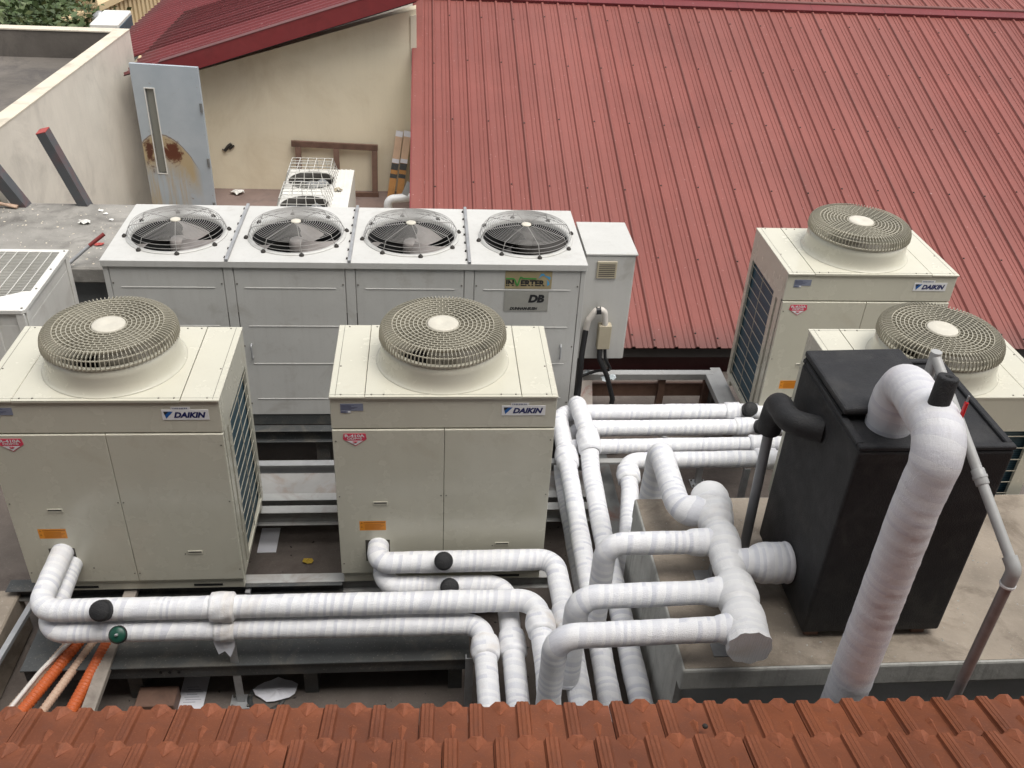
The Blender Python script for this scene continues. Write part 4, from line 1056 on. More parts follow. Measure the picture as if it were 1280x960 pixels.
o = MB().tube([(-2.28, 2.70, .84), (-2.13, 2.78, .955)], .014, 10).build('shaft', M['galv'], t); o.location = O
o = MB().tube([(-2.13, 2.78, .955), (-2.02, 2.84, 1.03)], .016, 10).build('tip', M['redtip'], t); o.location = O
def post(a, b, wd, dp, label):
    t = thing('steel_post', b, label, 'post'); O = -Vector(b)
    a = Vector(a); b = Vector(b)
    o = MB().bar(b, a, wd, dp, (0, 1, .3)).build('post_shaft', M['postgrey'], t); o.location = O
    d = (a - b).normalized()
    o = MB().bar(a, a + d * .006, wd + .002, dp + .002, (0, 1, .3)).build('red_end', M['redpaint'], t); o.location = O
    o = MB().bar(b + d * .0, b + d * .03, wd + .003, dp + .003, (0, 1, .3)).build('red_foot', M['redpaint'], t); o.location = O
post((-2.735, 3.90, 1.49), (-2.52, 3.98, .72), .085, .10, 'leaning dark grey box post with a red end, right one of two by the ledge')
post((-3.24, 3.85, 1.24), (-3.03, 3.94, .72), .10, .10, 'leaning dark grey box post with a red end, cut by the left picture edge')
mb = MB()
for k in range(4): mb.tube(fillet([(-3.9, 3.75 + .03 * k, .83), (-3.4, 3.80 + .025 * k, .86 + .008 * k), (-3.08, 3.90 - .02 * k, .815)], .3, .04), .013, 8)
tag(mb.build('hose', M['conduit_b'], None), 'bundle of thin pale hoses on the ledge behind the left post', 'hose')

# box building with parapet at the left
t = thing('parapet_building', (-4.5, 6, -1.6), 'off-white rendered building with a dark sunken roof inside low parapets', 'building'); O = Vector((4.5, -6, 1.6))
def PB(mb, n, m, **k):
    o = mb.build(n, m, t, **k); o.location = O; return o
PB(MB().box(-7.0, 4.05, -1.6, -3.30, 7.95, 1.06), 'wall', M['offwhite'])
PB(MB().box(-7.0, 4.06, 1.061, -3.33, 7.9, 1.07), 'roof_slab', M['dark_roof'])
for nm, b, z in (('parapet', (-3.30 - .0, 4.05, -3.14, 7.95), 0),):
    mb = MB(); mb.add([(-3.29, 4.05, 1.06), (-3.24, 4.05, 1.06), (-3.07, 7.95, 1.06), (-3.22, 7.95, 1.06)] + [(-3.40, 4.05, 1.385), (-3.24, 4.05, 1.385), (-3.07, 7.95, 1.385), (-3.22, 7.95, 1.385)] + [(-3.24, 4.05, -1.6), (-3.07, 7.95, -1.6), (-3.30, 7.95, -1.6), (-3.30, 4.05, -1.6)],
        [(4, 5, 6, 7), (8, 9, 6, 5), (8, 5, 4, 11), (9, 10, 7, 6), (11, 4, 7, 10), (8, 11, 10, 9)])
    PB(mb, 'parapet', M['offwhite'])
    mb = MB(); mb.prism([(-3.405, 4.05), (-3.237, 4.05), (-3.066, 7.955), (-3.225, 7.955)], 1.3855, 1.40); PB(mb, 'coping', M['cap'])
PB(MB().box(-7.0, 7.80, 1.071, -3.225, 7.95, 1.385), 'parapet', M['dark_roof'])
PB(MB().box(-7.0, 7.79, 1.3855, -3.228, 7.96, 1.40), 'coping', M['cap'])

# rusty door
A = Vector((-2.80, 6.82, 0)); B = Vector((-2.03, 6.72, 0)); ang = math.atan2(B.y - A.y, B.x - A.x)
t = thing('steel_door', (A.x, A.y, -.60), 'pale blue steel door leaf with rust blooms and a tall slit window', 'door', rz=ang)
wd = (B - A).length; H = 1.90
def DZ(xl): return 1.90
mb = MB(); wx0, wx1, wz0, wz1 = .14, .24, .63, 1.63
for b in ((0, 0, wx0, H), (wx1, 0, wd, H), (wx0, 0, wx1, wz0), (wx0, wz1, wx1, H)): mb.box(b[0], -.02, b[1], b[2], .02, b[3])
d_ = mb.build('door_leaf', M['door'], t)
f = MB(); f.box(wx0 - .012, -.026, wz0 - .012, wx0, .0, wz1 + .012); f.box(wx1, -.026, wz0 - .012, wx1 + .012, .0, wz1 + .012); f.box(wx0, -.026, wz0 - .012, wx1, .0, wz0); f.box(wx0, -.026, wz1, wx1, .0, wz1 + .012)
f = f.build('window', M['whitepaint'], t); MB().box(wx0, .0, wz0, wx1, .006, wz1).build('pane', M['pane'], f)
mb = MB()
for z in (.25, .8, 1.45): mb.lathe([(.016, -.05), (.016, .05)], (wd - .012, -.026, z), n=10)
mb.build('hinge', M['rustbeam'], t)

# cream wall with raking top
t = thing('cream_wall', (-.9, 7.5, -.4), 'tall cream rendered wall with a raking top under the maroon roof edge', 'wall'); O = Vector((.9, -7.5, .4))
mx = Matrix(((1, 0, 0, 0), (0, 0, -1, 0), (0, 1, 0, 0), (0, 0, 0, 1)))
mb = MB(); mb.prism([(-2.24, -.75), (.40, -.75), (.40, 1.86), (-2.24, 1.06)], -7.62, -7.4, mx)
o = mb.build('wall_face', M['cream'], t); o.location = O
mb = MB(); mb.prism([(.335, -.75), (.405, -.75), (.405, 1.80), (.335, 1.78)], -7.40, -7.385, mx)
o = mb.build('corner_pilaster', mat('pale_cream_render', (.66, .60, .48), .85, .05, 2), t); o.location = O
mb = MB(); mb.tube([(-1.99, 7.388, .10), (-1.94, 7.386, .16), (-1.90, 7.387, .19)], .02, 6); mb.tube([(-1.93, 7.387, .12), (-1.87, 7.387, .17)], .012, 6)
mb.tube([(-2.02, 7.389, .12), (-1.98, 7.389, .09)], .008, 6)
o = mb.build('broken_fixing', M['rubber'], t); o.location = O
# maroon roof above it
def sheet(root, name, m, origin, ex, ey, wid, lng, pitch=.2, O=Vector((0, 0, 0)), minor=True, rib=.021):
    """profiled steel sheet: ribs run along ey"""
    ex = Vector(ex).normalized(); ey = Vector(ey).normalized(); n = ex.cross(ey).normalized(); origin = Vector(origin)
    prof = []; x = 0
    while x < wid - 1e-6:
        prof += [(x, 0), (x + .036, 0), (x + .041, .006), (x + .047, .006), (x + .052, 0), (x + .082, 0), (x + .087, .006), (x + .093, .006), (x + .098, 0), (x + .125, 0), (x + .138, rib), (x + .158, rib), (x + .171, 0)] if minor else [(x, 0), (x + pitch * .5, 0), (x + pitch * .6, rib), (x + pitch * .8, rib), (x + pitch * .9, 0)]
        x += pitch
    prof.append((wid, 0))
    mb = MB(); vs = []
    for s in (0, lng):
        vs += [origin + ex * a + ey * s + n * h for a, h in prof]
    k = len(prof); top = [(i, i + 1, k + i + 1, k + i) for i in range(k - 1)]
    mb.add(vs, top)
    vs2 = [v - n * .012 for v in vs]; mb.add(vs2, [(i + 1, i, k + i, k + i + 1) for i in range(k - 1)])
    mb.add([vs[i] for i in range(k)] + [vs2[i] for i in range(k)], [(i, k + i, k + i + 1, i + 1) for i in range(k - 1)])
    mb.add([vs[k + i] for i in range(k)] + [vs2[k + i] for i in range(k)], [(i + 1, k + i + 1, k + i, i) for i in range(k - 1)])
    # screws sit on the ribs
    o = mb.build(name, m, root, fix=False)
    inv = Matrix((( ex.x, ey.x, n.x, origin.x), (ex.y, ey.y, n.y, origin.y), (ex.z, ey.z, n.z, origin.z), (0, 0, 0, 1)))
    return o, inv
# local frame trick: build the sheet flat in its own axes so that textures follow the ribs
def flat_sheet(root, name, m, mx, wid, lng, rib=.021):
    o, _ = sheet(root, name, m, (0, 0, 0), (1, 0, 0), (0, 1, 0), wid, lng, rib=rib)
    o.matrix_local = mx; return o
sl = math.radians(18.8)
rx0, ey0, ez0 = .36, 3.0, -.11; RL = 5.95
t = thing('metal_roof', (rx0, ey0, ez0), 'large red ribbed metal roof filling the upper right, sloping toward the machines', 'roof')
MR = Matrix.Rotation(sl, 4, 'X') @ Matrix.Translation((.10, 0, 0))
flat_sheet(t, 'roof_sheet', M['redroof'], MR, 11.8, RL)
mb = MB()
for i in range(59):
    for j, yy in enumerate((.12, 1.15, 2.2, 3.3, 4.4, 5.4)):
        if (i + j) % 2 == 0 or j == 0: mb.lathe([(.010, 0), (.010, .004), (.005, .009), (.003, .012)], (i * .2 + .150, yy + .04 * ((i * 7) % 5 - 2) / 2, .020), n=8)
o = mb.build('screws', M['rubber'], t); o.matrix_local = MR
o = MB().box(-.10, -.01, .0, .02, RL, .034).build('verge_flashing', M['redroof'], t, bevel=.003); o.matrix_local = MR
o = MB().box(-.11, -.01, -.16, -.095, RL, .030).build('verge_board', M['fascia'], t); o.matrix_local = MR
mb = MB(); mb.box(-.1, RL - .16, .028, 11.8, RL + .05, .040); mb.box(-.1, RL - .165, .005, 11.8, RL - .155, .040)
o = mb.build('ridge_flashing', M['redroof2'], t); o.matrix_local = MR
MR2 = Matrix.Translation((.1, RL * math.cos(sl) , RL * math.sin(sl) + .01)) @ Matrix.Rotation(-sl, 4, 'X')
flat_sheet(t, 'roof_sheet', M['redroof'], MR2, 11.8, 5.5)
mb = MB(); mb.tube([(-.1, .0, 0), (11.9, .0, 0)], .022, 10); o = mb.build('ridge_roll', M['redroof'], t); o.matrix_local = MR @ Matrix.Translation((0, RL + .0, .045))
o = MB().box(.0, .035, -.12, 11.9, .16, -.030).build('gutter', M['gutter'], t); o.location = (0, 0, 0)
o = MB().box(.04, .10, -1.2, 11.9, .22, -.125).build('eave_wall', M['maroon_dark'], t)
mb = MB(); e_y = RL * 2 * math.cos(sl)
mb.prism([(.16, -7), (e_y - .6, -7), (e_y - .6, .0), (RL * math.cos(sl), RL * math.sin(sl) - .12), (.16, -.05)], .03, .05, Matrix(((0, 0, 1, 0), (1, 0, 0, 0), (0, 1, 0, 0), (0, 0, 0, 1))))
o = mb.build('gable_wall', M['cream'], t)
o = MB().box(.06, .23, -7, 11.8, 10, -1.0).build('building_wall', M['blockcream'], t)

t = thing('metal_roof', (-1.2, 7.3, 1.2), 'deeper red metal roof at the upper left, raking above the cream wall', 'roof')
rs = math.atan2(.817, 2.5)
MRL = Matrix.Translation((-1.25, -.22, .405)) @ Matrix.Rotation(-rs, 4, 'Y') @ Matrix.Rotation(-PI / 2, 4, 'Z')
# sheet local: x runs along -... ribs run up the slope
ML = Matrix.Translation((-1.25, -.2, .05)) @ Matrix.Rotation(-rs, 4, 'Y')
def slope_pt(x, y, h=0): return ML @ Vector((x, y, h))
FL = ML @ Matrix(((0, 1, 0, 0), (-1, 0, 0, 0), (0, 0, 1, 0), (0, 0, 0, 1)))
o = flat_sheet(t, 'roof_sheet', M['redroof2'], ML @ Matrix.Translation((-.55, 3.4, 0)) @ Matrix.Rotation(-PI / 2, 4, 'Z'), 3.4, 3.55, .02)
o = flat_sheet(t, 'roof_sheet', M['redroof2'], ML @ Matrix.Translation((-1.42, 7.6, 0)) @ Matrix.Rotation(-PI / 2, 4, 'Z'), 6.5, 4.42, .02)
o = MB().box(-.10, -.03, -.165, 3.0, -.004, .022).build('barge_board', M['fascia'], t); o.matrix_local = ML
o = MB().box(-.10, -.034, .0225, 3.0, .11, .030).build('verge_flashing', M['redroof2'], t); o.matrix_local = ML
o = MB().box(-.02, -.004, -.18, 2.95, .30, -.166).build('soffit', M['gutter'], t); o.matrix_local = ML
o = MB().box(-.4, 1.3, -8.2, 1.6, 6, -.35).build('building_wall', M['blockcream'], t)

# leaning frame, planks, pvc bend, rag and small unit on the rear terrace
t = thing('wooden_frame', (-.62, 7.3, -.4), 'brown timber frame leaning against the cream wall', 'frame'); O = Vector((.62, -7.3, .4))
def lean(z): return 7.36 - .16 * (1 - (z + .4) / .65)
def FB(x0, z0, x1, z1, w_, n): 
    o = MB().bar((x0, lean(z0), z0), (x1, lean(z1), z1), w_ if abs(x1 - x0) < .3 else .035, .035 if abs(x1 - x0) < .3 else w_, (0, 1, .2) if abs(x1 - x0) < .3 else (0, 0, 1)).build(n, M['wood'], t, bevel=.003); o.location = O
FB(-1.16, .225, -.09, .195, .075, 'top_rail'); FB(-1.07, -.38, -1.08, .185, .07, 'upright'); FB(-.60, -.38, -.61, .17, .07, 'upright'); FB(-.135, -.36, -.13, .155, .07, 'upright'); FB(-.62, -.375, -.09, -.375, .07, 'bottom_rail')
for i, (xb, xt) in enumerate(((.06, .19), (.17, .29))):
    t = thing('timber_plank', (xb, 7.15, -.4), ('orange timber plank with wrapped top, left one of the pair by the red roof', 'orange timber plank with wrapped top, right one of the pair by the red roof')[i], 'plank'); O = Vector((-xb, -7.15, .4))
    a = Vector((xb, 7.12, -.4)); b = Vector((xt, 7.34, .42))
    o = MB().bar(a, b, .085, .06, (0, -1, .2)).build('board', M['plank'], t); o.location = O
    for f0, f1, mm, nm in ((.60, .92, 'cardboard', 'wrapping'), (.54, .60, 'paper', 'tape'), (.44, .535, 'darksteel', 'tape'), (.32, .38, 'darksteel', 'tape'), (.92, 1.0, 'paper', 'tape')):
        o = MB().bar(a.lerp(b, f0), a.lerp(b, f1), .088, .063, (0, -1, .2)).build(nm, M[mm], t); o.location = O
tag(MB().tube(fillet([(.09, 5.75, -.4), (.09, 5.75, .165), (.40, 5.78, .185)], .07, .02), .048, 16).build('drain_bend', M['pvc_white'], None), 'white plastic drain bend at the corner of the red roof', 'pipe')
tag(MB().bar((.28, 5.6, .28), (.34, 5.66, .40), .07, .004, (0, 1, 0)).build('metal_tab', M['galv'], None), 'small bent metal tab at the edge of the red roof above the white bend', 'tab')
litter(-1.86, 7.22, -.40, .085, 'white_rag', 'whitepaint', 'crumpled white rag on the terrace floor by the cream wall', 'rag', 41, .05)
def small_unit():
    x0, x1, y0, y1, zt = -1.05, -.31, 4.85, 6.28, .30
    t = thing('small_outdoor_unit', (-.68, 5.55, -.4), 'small white outdoor unit with two square wire cages on top, behind the chiller', 'outdoor unit'); O = Vector((.68, -5.55, .4))
    def P(mb, n, m, par=None, **k):
        o = mb.build(n, m, par or t, **k)
        if not par: o.location = O
        return o
    P(MB().box(x0, y0, -.4, x1, y1, zt - .3), 'casing', M['whitepaint'])
    mb = MB(); mb.box(x0, y0, zt - .3, x0 + .01, y1, zt - .012); mb.box(x1 - .01, y0, zt - .3, x1, y1, zt - .012); mb.box(x0 + .01, y0, zt - .3, x1 - .01, y0 + .01, zt - .012); mb.box(x0 + .01, y1 - .01, zt - .3, x1 - .01, y1, zt - .012); P(mb, 'casing', M['whitepaint'])
    ym = (y0 + y1) / 2
    P(MB().plate_hole(x0, y0, x1 - .17, ym, -.76, 5.20, .245, zt - .012, zt), 'top_panel', M['whitepaint']); P(MB().plate_hole(x0, ym, x1 - .17, y1, -.76, 5.92, .245, zt - .012, zt), 'top_panel', M['whitepaint'])
    mb = MB(); mb.box(x1 - .17, y0, zt - .012, x1, y1, zt)
    for k in range(3): mb.box(x1 - .15 + k * .05, y0, zt, x1 - .135 + k * .05, y1, zt + .006)
    P(mb, 'top_panel', M['whitepaint'])
    for cy in (5.20, 5.92):
        P(MB().lathe([(.245, zt - .10), (.245, zt), (.252, zt + .012), (.240, zt + .012), (.24, zt - .1)], (-.76, cy, 0), n=36, cap=False), 'fan_ring', M['rubber'])
        mb = MB().lathe([(.25, zt - .2), (.25, zt - .19)], (-.76, cy, 0), n=24)
        P(mb, 'fan_well', M['black_in'])
        mb = MB()
        for b_ in range(4):
            a0 = b_ * PI / 2 + .3
            vs = [(-.76 + r * math.cos(a0 + q), cy + r * math.sin(a0 + q), zt - .09 + .06 * q) for r in (.06, .22) for q in (0, .4, .8)]
            mb.add(vs, [(0, 1, 4, 3), (1, 2, 5, 4)])
        mb.lathe([(.06, zt - .12), (.06, zt - .02), (.0, zt - .015)], (-.76, cy, 0), n=20, cap=False)
        P(mb, 'fan', M['pvc_dark'], fix=False)
        g_ = MB(); a_, c_ = .275, .225; zz = zt + .18
        for k in range(6):
            q = -c_ + 2 * c_ * k / 5
            g_.tube([(-.76 + q, cy - c_, zz), (-.76 + q, cy + c_, zz)], .004, 5); g_.tube([(-.76 - c_, cy + q, zz), (-.76 + c_, cy + q, zz)], .004, 5)
            for sg in (-1, 1):
                g_.tube([(-.76 + q, cy + sg * c_, zz), (-.76 + q * a_ / c_, cy + sg * a_, zt + .002)], .004, 5); g_.tube([(-.76 + sg * c_, cy + q, zz), (-.76 + sg * a_, cy + q * a_ / c_, zt + .002)], .004, 5)
        for h, r in ((.06, .259), (.12, .243)):
            g_.tube([(-.76 - r, cy - r, zt + h), (-.76 + r, cy - r, zt + h), (-.76 + r, cy + r, zt + h), (-.76 - r, cy + r, zt + h), (-.76 - r, cy - r, zt + h)], .0035, 5)
        P(g_, 'wire_cage', M['wire_lt'])
small_unit()
litter(-.44, 5.62, .305, .045, 'dry_leaves', 'boxbeige', 'small clump of dry leaves on the small white unit', 'leaves', 44, .04)

# white unit at the left edge
def left_unit():
    x0, x1, y0, y1, zt = -3.35, -2.14, 1.46, 2.40, 1.10
    t = thing('cooling_unit', (-2.75, 1.93, -.4), 'white outdoor unit with a slatted wire grid top, at the left edge', 'outdoor unit'); O = Vector((2.75, -1.93, .4))
    def P(mb, n, m, par=None, **k):
        o = mb.build(n, m, par or t, **k)
        if not par: o.location = O
        return o
    W = M['whitepaint']
    P(MB().box(x0 + .02, y0 + .02, -.4, x1 - .012, y1 - .02, zt - .12), 'casing', W, bevel=.004)
    mb = MB(); mb.box(x0 + .02, y0 + .02, zt - .12, x0 + .03, y1 - .02, zt - .02); mb.box(x1 - .022, y0 + .02, zt - .12, x1 - .012, y1 - .02, zt - .02); mb.box(x0 + .03, y0 + .02, zt - .12, x1 - .022, y0 + .03, zt - .02); mb.box(x0 + .03, y1 - .03, zt - .12, x1 - .022, y1 - .02, zt - .02); P(mb, 'casing', W)
    poly_o = [(x0, y0), (x1 - .10, y0), (x1, y0 + .05), (x1, y1), (x0, y1)]
    mb = MB()
    b = .055
    mb.box(x0, y1 - .04, zt - .03, x1, y1, zt); mb.box(x1 - b, y0 + .28, zt - .03, x1, y1 - .0405, zt); mb.prism([(x0, y0), (x1 - .02, y0), (x1, y0 + .02), (x1, y0 + .2795), (x1 - .09, y0 + .2795), (x1 - .28, y0 + .16), (x0, y0 + .10)], zt - .03, zt)
    P(mb, 'top_frame', W, bevel=.003)
    for x in (x1 - .065, x1 - .25): P(MB().box(x, y0 + .004, -.4, x + .055, y0 + .0195, zt - .031), 'corner_post', W, bevel=.003)
    P(MB().box(x1 - .0115, y0 + .03, -.4, x1 - .002, y0 + .075, zt - .031), 'corner_post', W, bevel=.003)
    P(MB().box(x1 - .0115, y1 - .09, -.4, x1 - .002, y1 - .03, zt - .031), 'corner_post', W, bevel=.003)
    g_ = MB(); k = 0; y = y0 + .10
    while y < y1 - .045:
        g_.box(x0, y, zt - .018, x1 - .05, y + .004, zt - .010); y += .0235
    x = x0 + .03
    while x < x1 - .06: g_.box(x, y0 + .08, zt - .010, x + .006, y1 - .03, zt - .004); x += .082
    P(g_, 'top_grid', M['wire_lt'])
    P(MB().box(x0 + .03, y0 + .03, zt - .11, x1 - .03, y1 - .04, zt - .10), 'coil', M['fanblade'])
    mb = MB()
    for yy in (.02, .3, .6, .9): mb.lathe([(.008, 0), (.008, .004)], (x1 - .025, y0 + yy + .01, zt), n=8)
    for xx in (.18, .35): mb.lathe([(.008, 0), (.008, .004)], (x1 - xx, y0 + .03, zt), n=8)
    P(mb, 'screws', M['screw'])
left_unit()

# ------------------------------------------------------------------ terracotta roof in the foreground
def tile_roof():
    ex = Vector((4.334, -.138, .045)).normalized(); s = math.radians(20)
    h = Vector((0, 0, 1)).cross(ex).normalized()                     # horizontal, away from the viewer
    ey = (h * math.cos(s) - Vector((0, 0, 1)) * math.sin(s)); ey = (ey - ex * ey.dot(ex)).normalized(); n = ex.cross(ey).normalized()
    org = Vector((.884, -1.652, .918))
    mx = Matrix(((ex.x, ey.x, n.x, org.x), (ex.y, ey.y, n.y, org.y), (ex.z, ey.z, n.z, org.z), (0, 0, 0, 1)))
    t = thing('tiled_roof', org, 'terracotta tiled roof running along the bottom of the picture', 'roof')
    mxl = Matrix.Translation(-org) @ mx
    PW, EXP = .2024, .251
    rnd = random.Random(3)
    mb = MB()
    def tile(cx, y_e, lift):
        """one interlocking tile; its eave end is at y_e, it runs back (towards -y) under the next course"""
        L = .30; z0 = lift; dz = .030                                # tile tilts: eave end sits higher
        jx = rnd.uniform(-.0025, .0025); jz = rnd.uniform(-.003, .003); jy = rnd.uniform(-.006, .006)
        w0, w1 = cx - PW / 2 + jx, cx + PW / 2 - .002 + jx; y1 = y_e + jy; y0 = y1 - L
        def z(y): return z0 + jz + dz * (1 - (y1 - y) / L) if True else 0
        X = [w0, w0 + .004, w0 + .008, w0 + .017, w0 + .021, w0 + .025, w0 + .036, w0 + .040, w0 + .044, w0 + .056, w0 + .063, w0 + .070, w1]
        Zp = [.0, .004, .017, .019, .0165, .019, .019, .0165, .0185, .0175, .004, .001, .0]
        ys = [y0, y0 + .1, y0 + .2, y1 - .004, y1]
        vs = []
        for y in ys:
            for x, zp in zip(X, Zp): vs.append((x, y, z(y) + zp - (.004 if y == y1 else 0)))
        k = len(X); fs = [(a * k + i, a * k + i + 1, (a + 1) * k + i + 1, (a + 1) * k + i) for a in range(len(ys) - 1) for i in range(k - 1)]
        o = len(vs)
        for x, zp in zip(X, Zp): vs.append((x, y1, z(y1) - .016))
        fs += [(4 * k + i, 4 * k + i + 1, o + i + 1, o + i) for i in range(k - 1)]
        o2 = len(vs); vs += [(w0, y0, z(y0) - .014), (w1, y0, z(y0) - .014)]
        fs += [(0, 3 * k, o, o2), (k - 1, o2 + 1, o + k - 1, 4 * k - 1), (o2, o2 + 1, o + k - 1, o)]
        # pointed nose on the eave edge, in the middle of the pan, with a fold running back from it
        c = w0 + .070 + (w1 - w0 - .070) * .5; b = len(vs); ze = z(y1); ym = y1 - .062
        vs += [(c - .043, y1 + .001, ze), (c - .019, y1 + .003, ze + .021), (c + .019, y1 + .003, ze + .021), (c + .043, y1 + .001, ze), (c, ym, z(ym) + .003), (c, y1 - .012, ze + .024), (c - .043, y1 + .001, ze - .016), (c + .043, y1 + .001, ze - .016)]
        fs += [(b, b + 1, b + 5, b + 4), (b + 1, b + 2, b + 5), (b + 2, b + 3, b + 4, b + 5), (b, b + 6, b + 7, b + 3, b + 2, b + 1), (b, b + 4, b + 6), (b + 3, b + 7, b + 4)]
        # lozenge boss half way up
        yc = y1 - .150; b = len(vs)
        vs += [(c - .022, yc + .024, z(yc)), (c, yc + .040, z(yc + .03)), (c + .022, yc + .024, z(yc)), (c, yc - .066, z(yc - .06) + .001), (c - .001, yc + .012, z(yc) + .017), (c - .001, yc + .026, z(yc) + .016)]
        fs += [(b, b + 5, b + 4), (b, b + 1, b + 5), (b + 1, b + 2, b + 5), (b + 5, b + 2, b + 4), (b + 2, b + 3, b + 4), (b + 3, b, b + 4)]
        mb.add(vs, fs)
    for r in range(9):
        for i in range(-23, 26):
            tile(i * PW + (PW / 2 if r % 2 else 0) - .088, -r * EXP, -.030)
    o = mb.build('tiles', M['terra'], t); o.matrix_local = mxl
    o = MB().box(-4.8, -2.3, -.12, 5.2, -.05, -.052).build('roof_boarding', M['gutter'], t); o.matrix_local = mxl
    o = MB().box(-9, -5.0, -6.9, 9.5, -4.6, 10.5).build('sky_blocking_wall', M['blockwall'], t); o.matrix_local = Matrix.Translation(-org)  # unseen wall behind the camera, added to block sky from the unit fronts
    mb = MB(); mb.box(-6.9, -2.75, -6.9, 7.5, -2.62, .75); o = mb.build('house_wall', M['blockcream'], t); o.matrix_local = Matrix.Translation(-org)
tile_roof()
tag(MB().lathe([(.010, 0), (.013, .006), (.008, .014), (0, .016)], (1.66, -1.86, 1.012), n=7, cap=False).build('pebble', M['rubber'], None), 'small dark pebble lying in a pan of the tiled roof', 'stone')

# ------------------------------------------------------------------ far background
t = thing('balustrade_wall', (-5.9, 14.8, -2), 'cream balustrade wall with narrow upright slots, far at the upper left', 'wall')
A = Vector((-6.15, 13.2, .12)); B = Vector((-5.55, 17.0, .10)); L = (B - A).length; an = math.atan2(B.y - A.y, B.x - A.x)
t.location = (A.x, A.y, -.62); t.rotation_euler = (0, 0, an)
MB().box(-2, -.10, -2, L + 3, .10, -.0).build('plinth_course', M['balcream'], t)
MB().box(-2, -.13, .62, L + 3, .13, .74).build('handrail', M['balcream'], t)
mb = MB(); x = -1.95
while x < L + 2.9: mb.box(x, -.07, 0, x + .11, .07, .62); x += .20
mb.build('balusters', M['balcream'], t)
MB().box(L * .45, -.16, .74, L * .45 + .22, .16, 1.7).build('pillar', M['balcream'], t)
t = thing('far_outdoor_unit', (-4.62, 12.3, -.30), 'small white outdoor unit far away beside the cream balustrade', 'outdoor unit', rz=.05)
MB().box(-.22, -.50, .0, .22, .50, .86).build('casing', M['whitepaint'], t, bevel=.02)
MB().box(.221, -.44, .12, .232, .44, .80).build('grille', M['coil'], t)
MB().box(-.12, -.512, .55, .08, -.501, .62).build('handle', M['galv'], t)
tag(MB().box(-5.6, 11.2, -.9, -3.9, 13.4, -.30).build('parapet_slab', M['balcream'], None), 'pale flat slab under the far white unit', 'slab')
t = thing('dark_vent', (-5.45, 14.4, -.9), 'small dark round vent beside the far balustrade', 'vent'); MB().lathe([(.12, 0), (.12, .9), (.16, .9), (.16, 1.0), (.05, 1.08)], n=16).build('duct', M['galv'], t)
t = thing('far_house', (-3.5, 20, -7), 'distant house with an orange tiled roof at the top left', 'house')
MB().box(-3, 0, 0, 4, 6, 6.2).build('wall', M['balcream'], t)
mb = MB(); mb.add([(-3.4, -.5, 6.0), (4.4, -.5, 6.0), (4.4, 3.2, 7.7), (-3.4, 3.2, 7.7), (-3.4, -.5, 5.88), (4.4, -.5, 5.88), (4.4, 6.9, 5.9), (-3.4, 6.9, 5.9)], [(0, 1, 2, 3), (4, 5, 1, 0), (3, 2, 6, 7), (4, 7, 6, 5), (0, 3, 7, 4), (1, 5, 6, 2)])
mb.build('roof', M['fartile'], t)
t = thing('low_house', (-10, 22, -7), 'distant low dark rooftop seen past the tree', 'house')
MB().box(-6, 0, 0, 3.8, 8, 5.2).build('wall', M['blockcream'], t)
mb = MB(); mb.add([(-6.4, -.4, 5.1), (4.2, -.4, 5.1), (4.2, 4, 6.2), (-6.4, 4, 6.2), (-6.4, 8.4, 5.1), (4.2, 8.4, 5.1)], [(0, 1, 2, 3), (3, 2, 5, 4), (0, 4, 5, 1), (0, 3, 4), (1, 5, 2)]); mb.build('roof', M['dark_roof'], t)
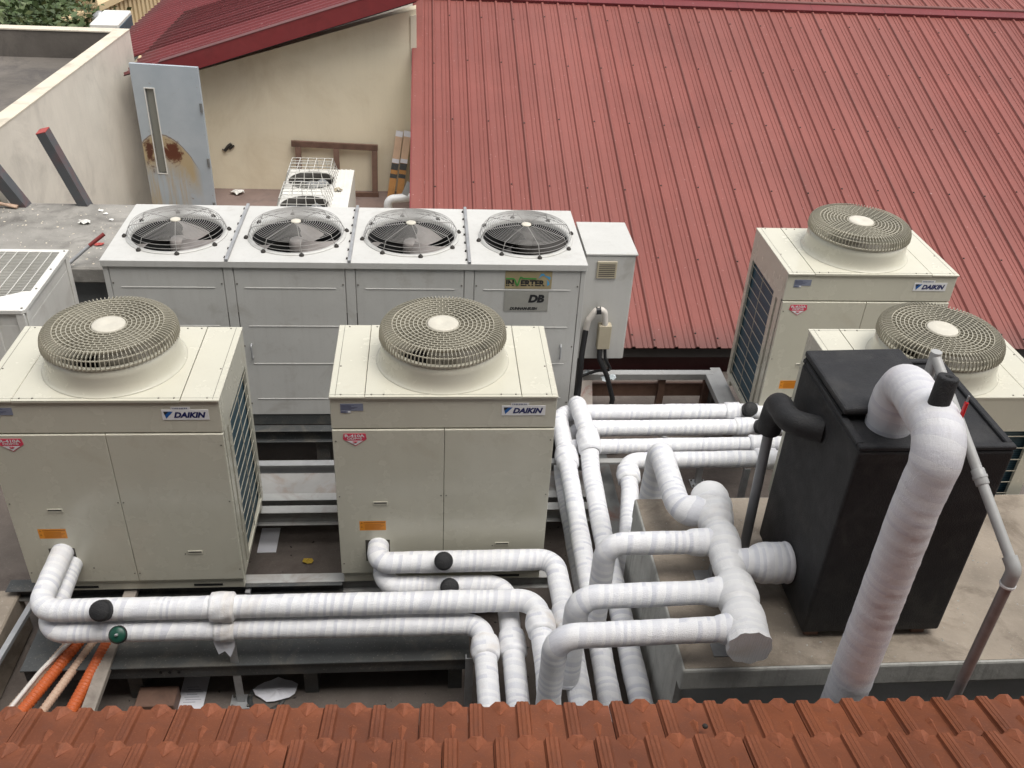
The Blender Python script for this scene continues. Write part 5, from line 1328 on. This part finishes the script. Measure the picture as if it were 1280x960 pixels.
def tree(x, y, z, h, r, label, seed, nl=2600):
    rnd = random.Random(seed); t = thing('leafy_tree', (x, y, z), label, 'tree')
    mb = MB(); mb.tube([(0, 0, 0), (.05, .02, h * .3), (0, 0, h * .6), (.02, 0, h * .85)], [.16, .13, .09, .03], 10)
    tips = []
    for k in range(16):
        a = rnd.uniform(0, 2 * PI); zz = h * rnd.uniform(.35, .8); rr = r * rnd.uniform(.5, .95); e = Vector((rr * math.cos(a), rr * math.sin(a), min(h, zz + rnd.uniform(.1, .5) * r)))
        mb.tube([(0, 0, zz * .8), e * .5 + Vector((0, 0, zz * .45)), e], [.05, .03, .012], 6); tips.append(e)
    mb.build('trunk', M['trunkbrown'], t)
    for nm, m, cnt in (('crown', 'leaf', nl), ('crown', 'leaf_lt', nl // 3)):
        mb = MB()
        cl = [e + Vector((rnd.gauss(0, .25), rnd.gauss(0, .25), rnd.gauss(0, .2))) * r * .5 for e in tips for _ in range(4)]
        for i in range(cnt):
            c_ = rnd.choice(cl); p = c_ + Vector((rnd.gauss(0, 1), rnd.gauss(0, 1), rnd.gauss(0, .7))) * r * .14
            u = Vector((rnd.gauss(0, 1), rnd.gauss(0, 1), rnd.gauss(0, .5))).normalized() * rnd.uniform(.05, .11); v_ = u.cross(Vector((rnd.gauss(0, 1), rnd.gauss(0, 1), rnd.gauss(0, 1)))).normalized() * u.length * .45
            mb.add([p - u, p + v_, p + u, p - v_], [(0, 1, 2, 3)])
        mb.build(nm, M[m], t, fix=False)
tree(-7.3, 13.4, -5.5, 6.9, 2.0, 'dark leafy tree at the upper left corner, beyond the parapet', 1, 12000)
tree(-7.4, 19.0, -6.0, 5.6, 1.4, 'sparse paler tree behind the far balustrade', 2, 1500)

t = thing('metal_roof', (8, 9.5, 1.2), 'strip of another red metal roof beyond the ridge, at the upper right', 'roof')
o = flat_sheet(t, 'roof_sheet', M['redroof'], Matrix.Translation((-4, 0, .15)) @ Matrix.Rotation(math.radians(12), 4, 'X'), 16, 6.0)
o = MB().box(-3.9, .3, -8, 11.8, 5.6, .1).build('building_wall', M['blockcream'], t)
def debris(name, x0, x1, y0, y1, z, n, m, seed, size):
    rnd = random.Random(seed); mb = MB()
    for _ in range(n):
        x, y = rnd.uniform(x0, x1), rnd.uniform(y0, y1); a = rnd.uniform(0, PI); r = size * rnd.uniform(.4, 1.3)
        c, s_ = math.cos(a) * r, math.sin(a) * r; k = rnd.uniform(.3, .8); h = r * .5
        mb.add([(x + c, y + s_, z), (x - s_ * k, y + c * k, z), (x - c, y - s_, z), (x + s_ * k, y - c * k, z), (x, y, z + h)], [(0, 1, 4), (1, 2, 4), (2, 3, 4), (3, 0, 4)])
    return mb.build(name, m, None)
tag(debris('deck_grit', -2.0, 1.7, -1.4, 1.6, -.399, 420, M['rubber'], 61, .012), 'dark grit and leaf bits scattered over the deck', 'grit', kind='stuff')
tag(debris('plaster_grit', 1.80, 4.3, -1.30, -.12, .7228, 260, M['concrete_lt'], 62, .007), 'pale grit scattered over the concrete platform', 'grit', kind='stuff')
tag(debris('ledge_grit', -3.6, -1.8, 2.75, 3.95, .8003, 220, M['cap'], 63, .011), 'pale crumbs scattered over the grey ledge', 'grit', kind='stuff')
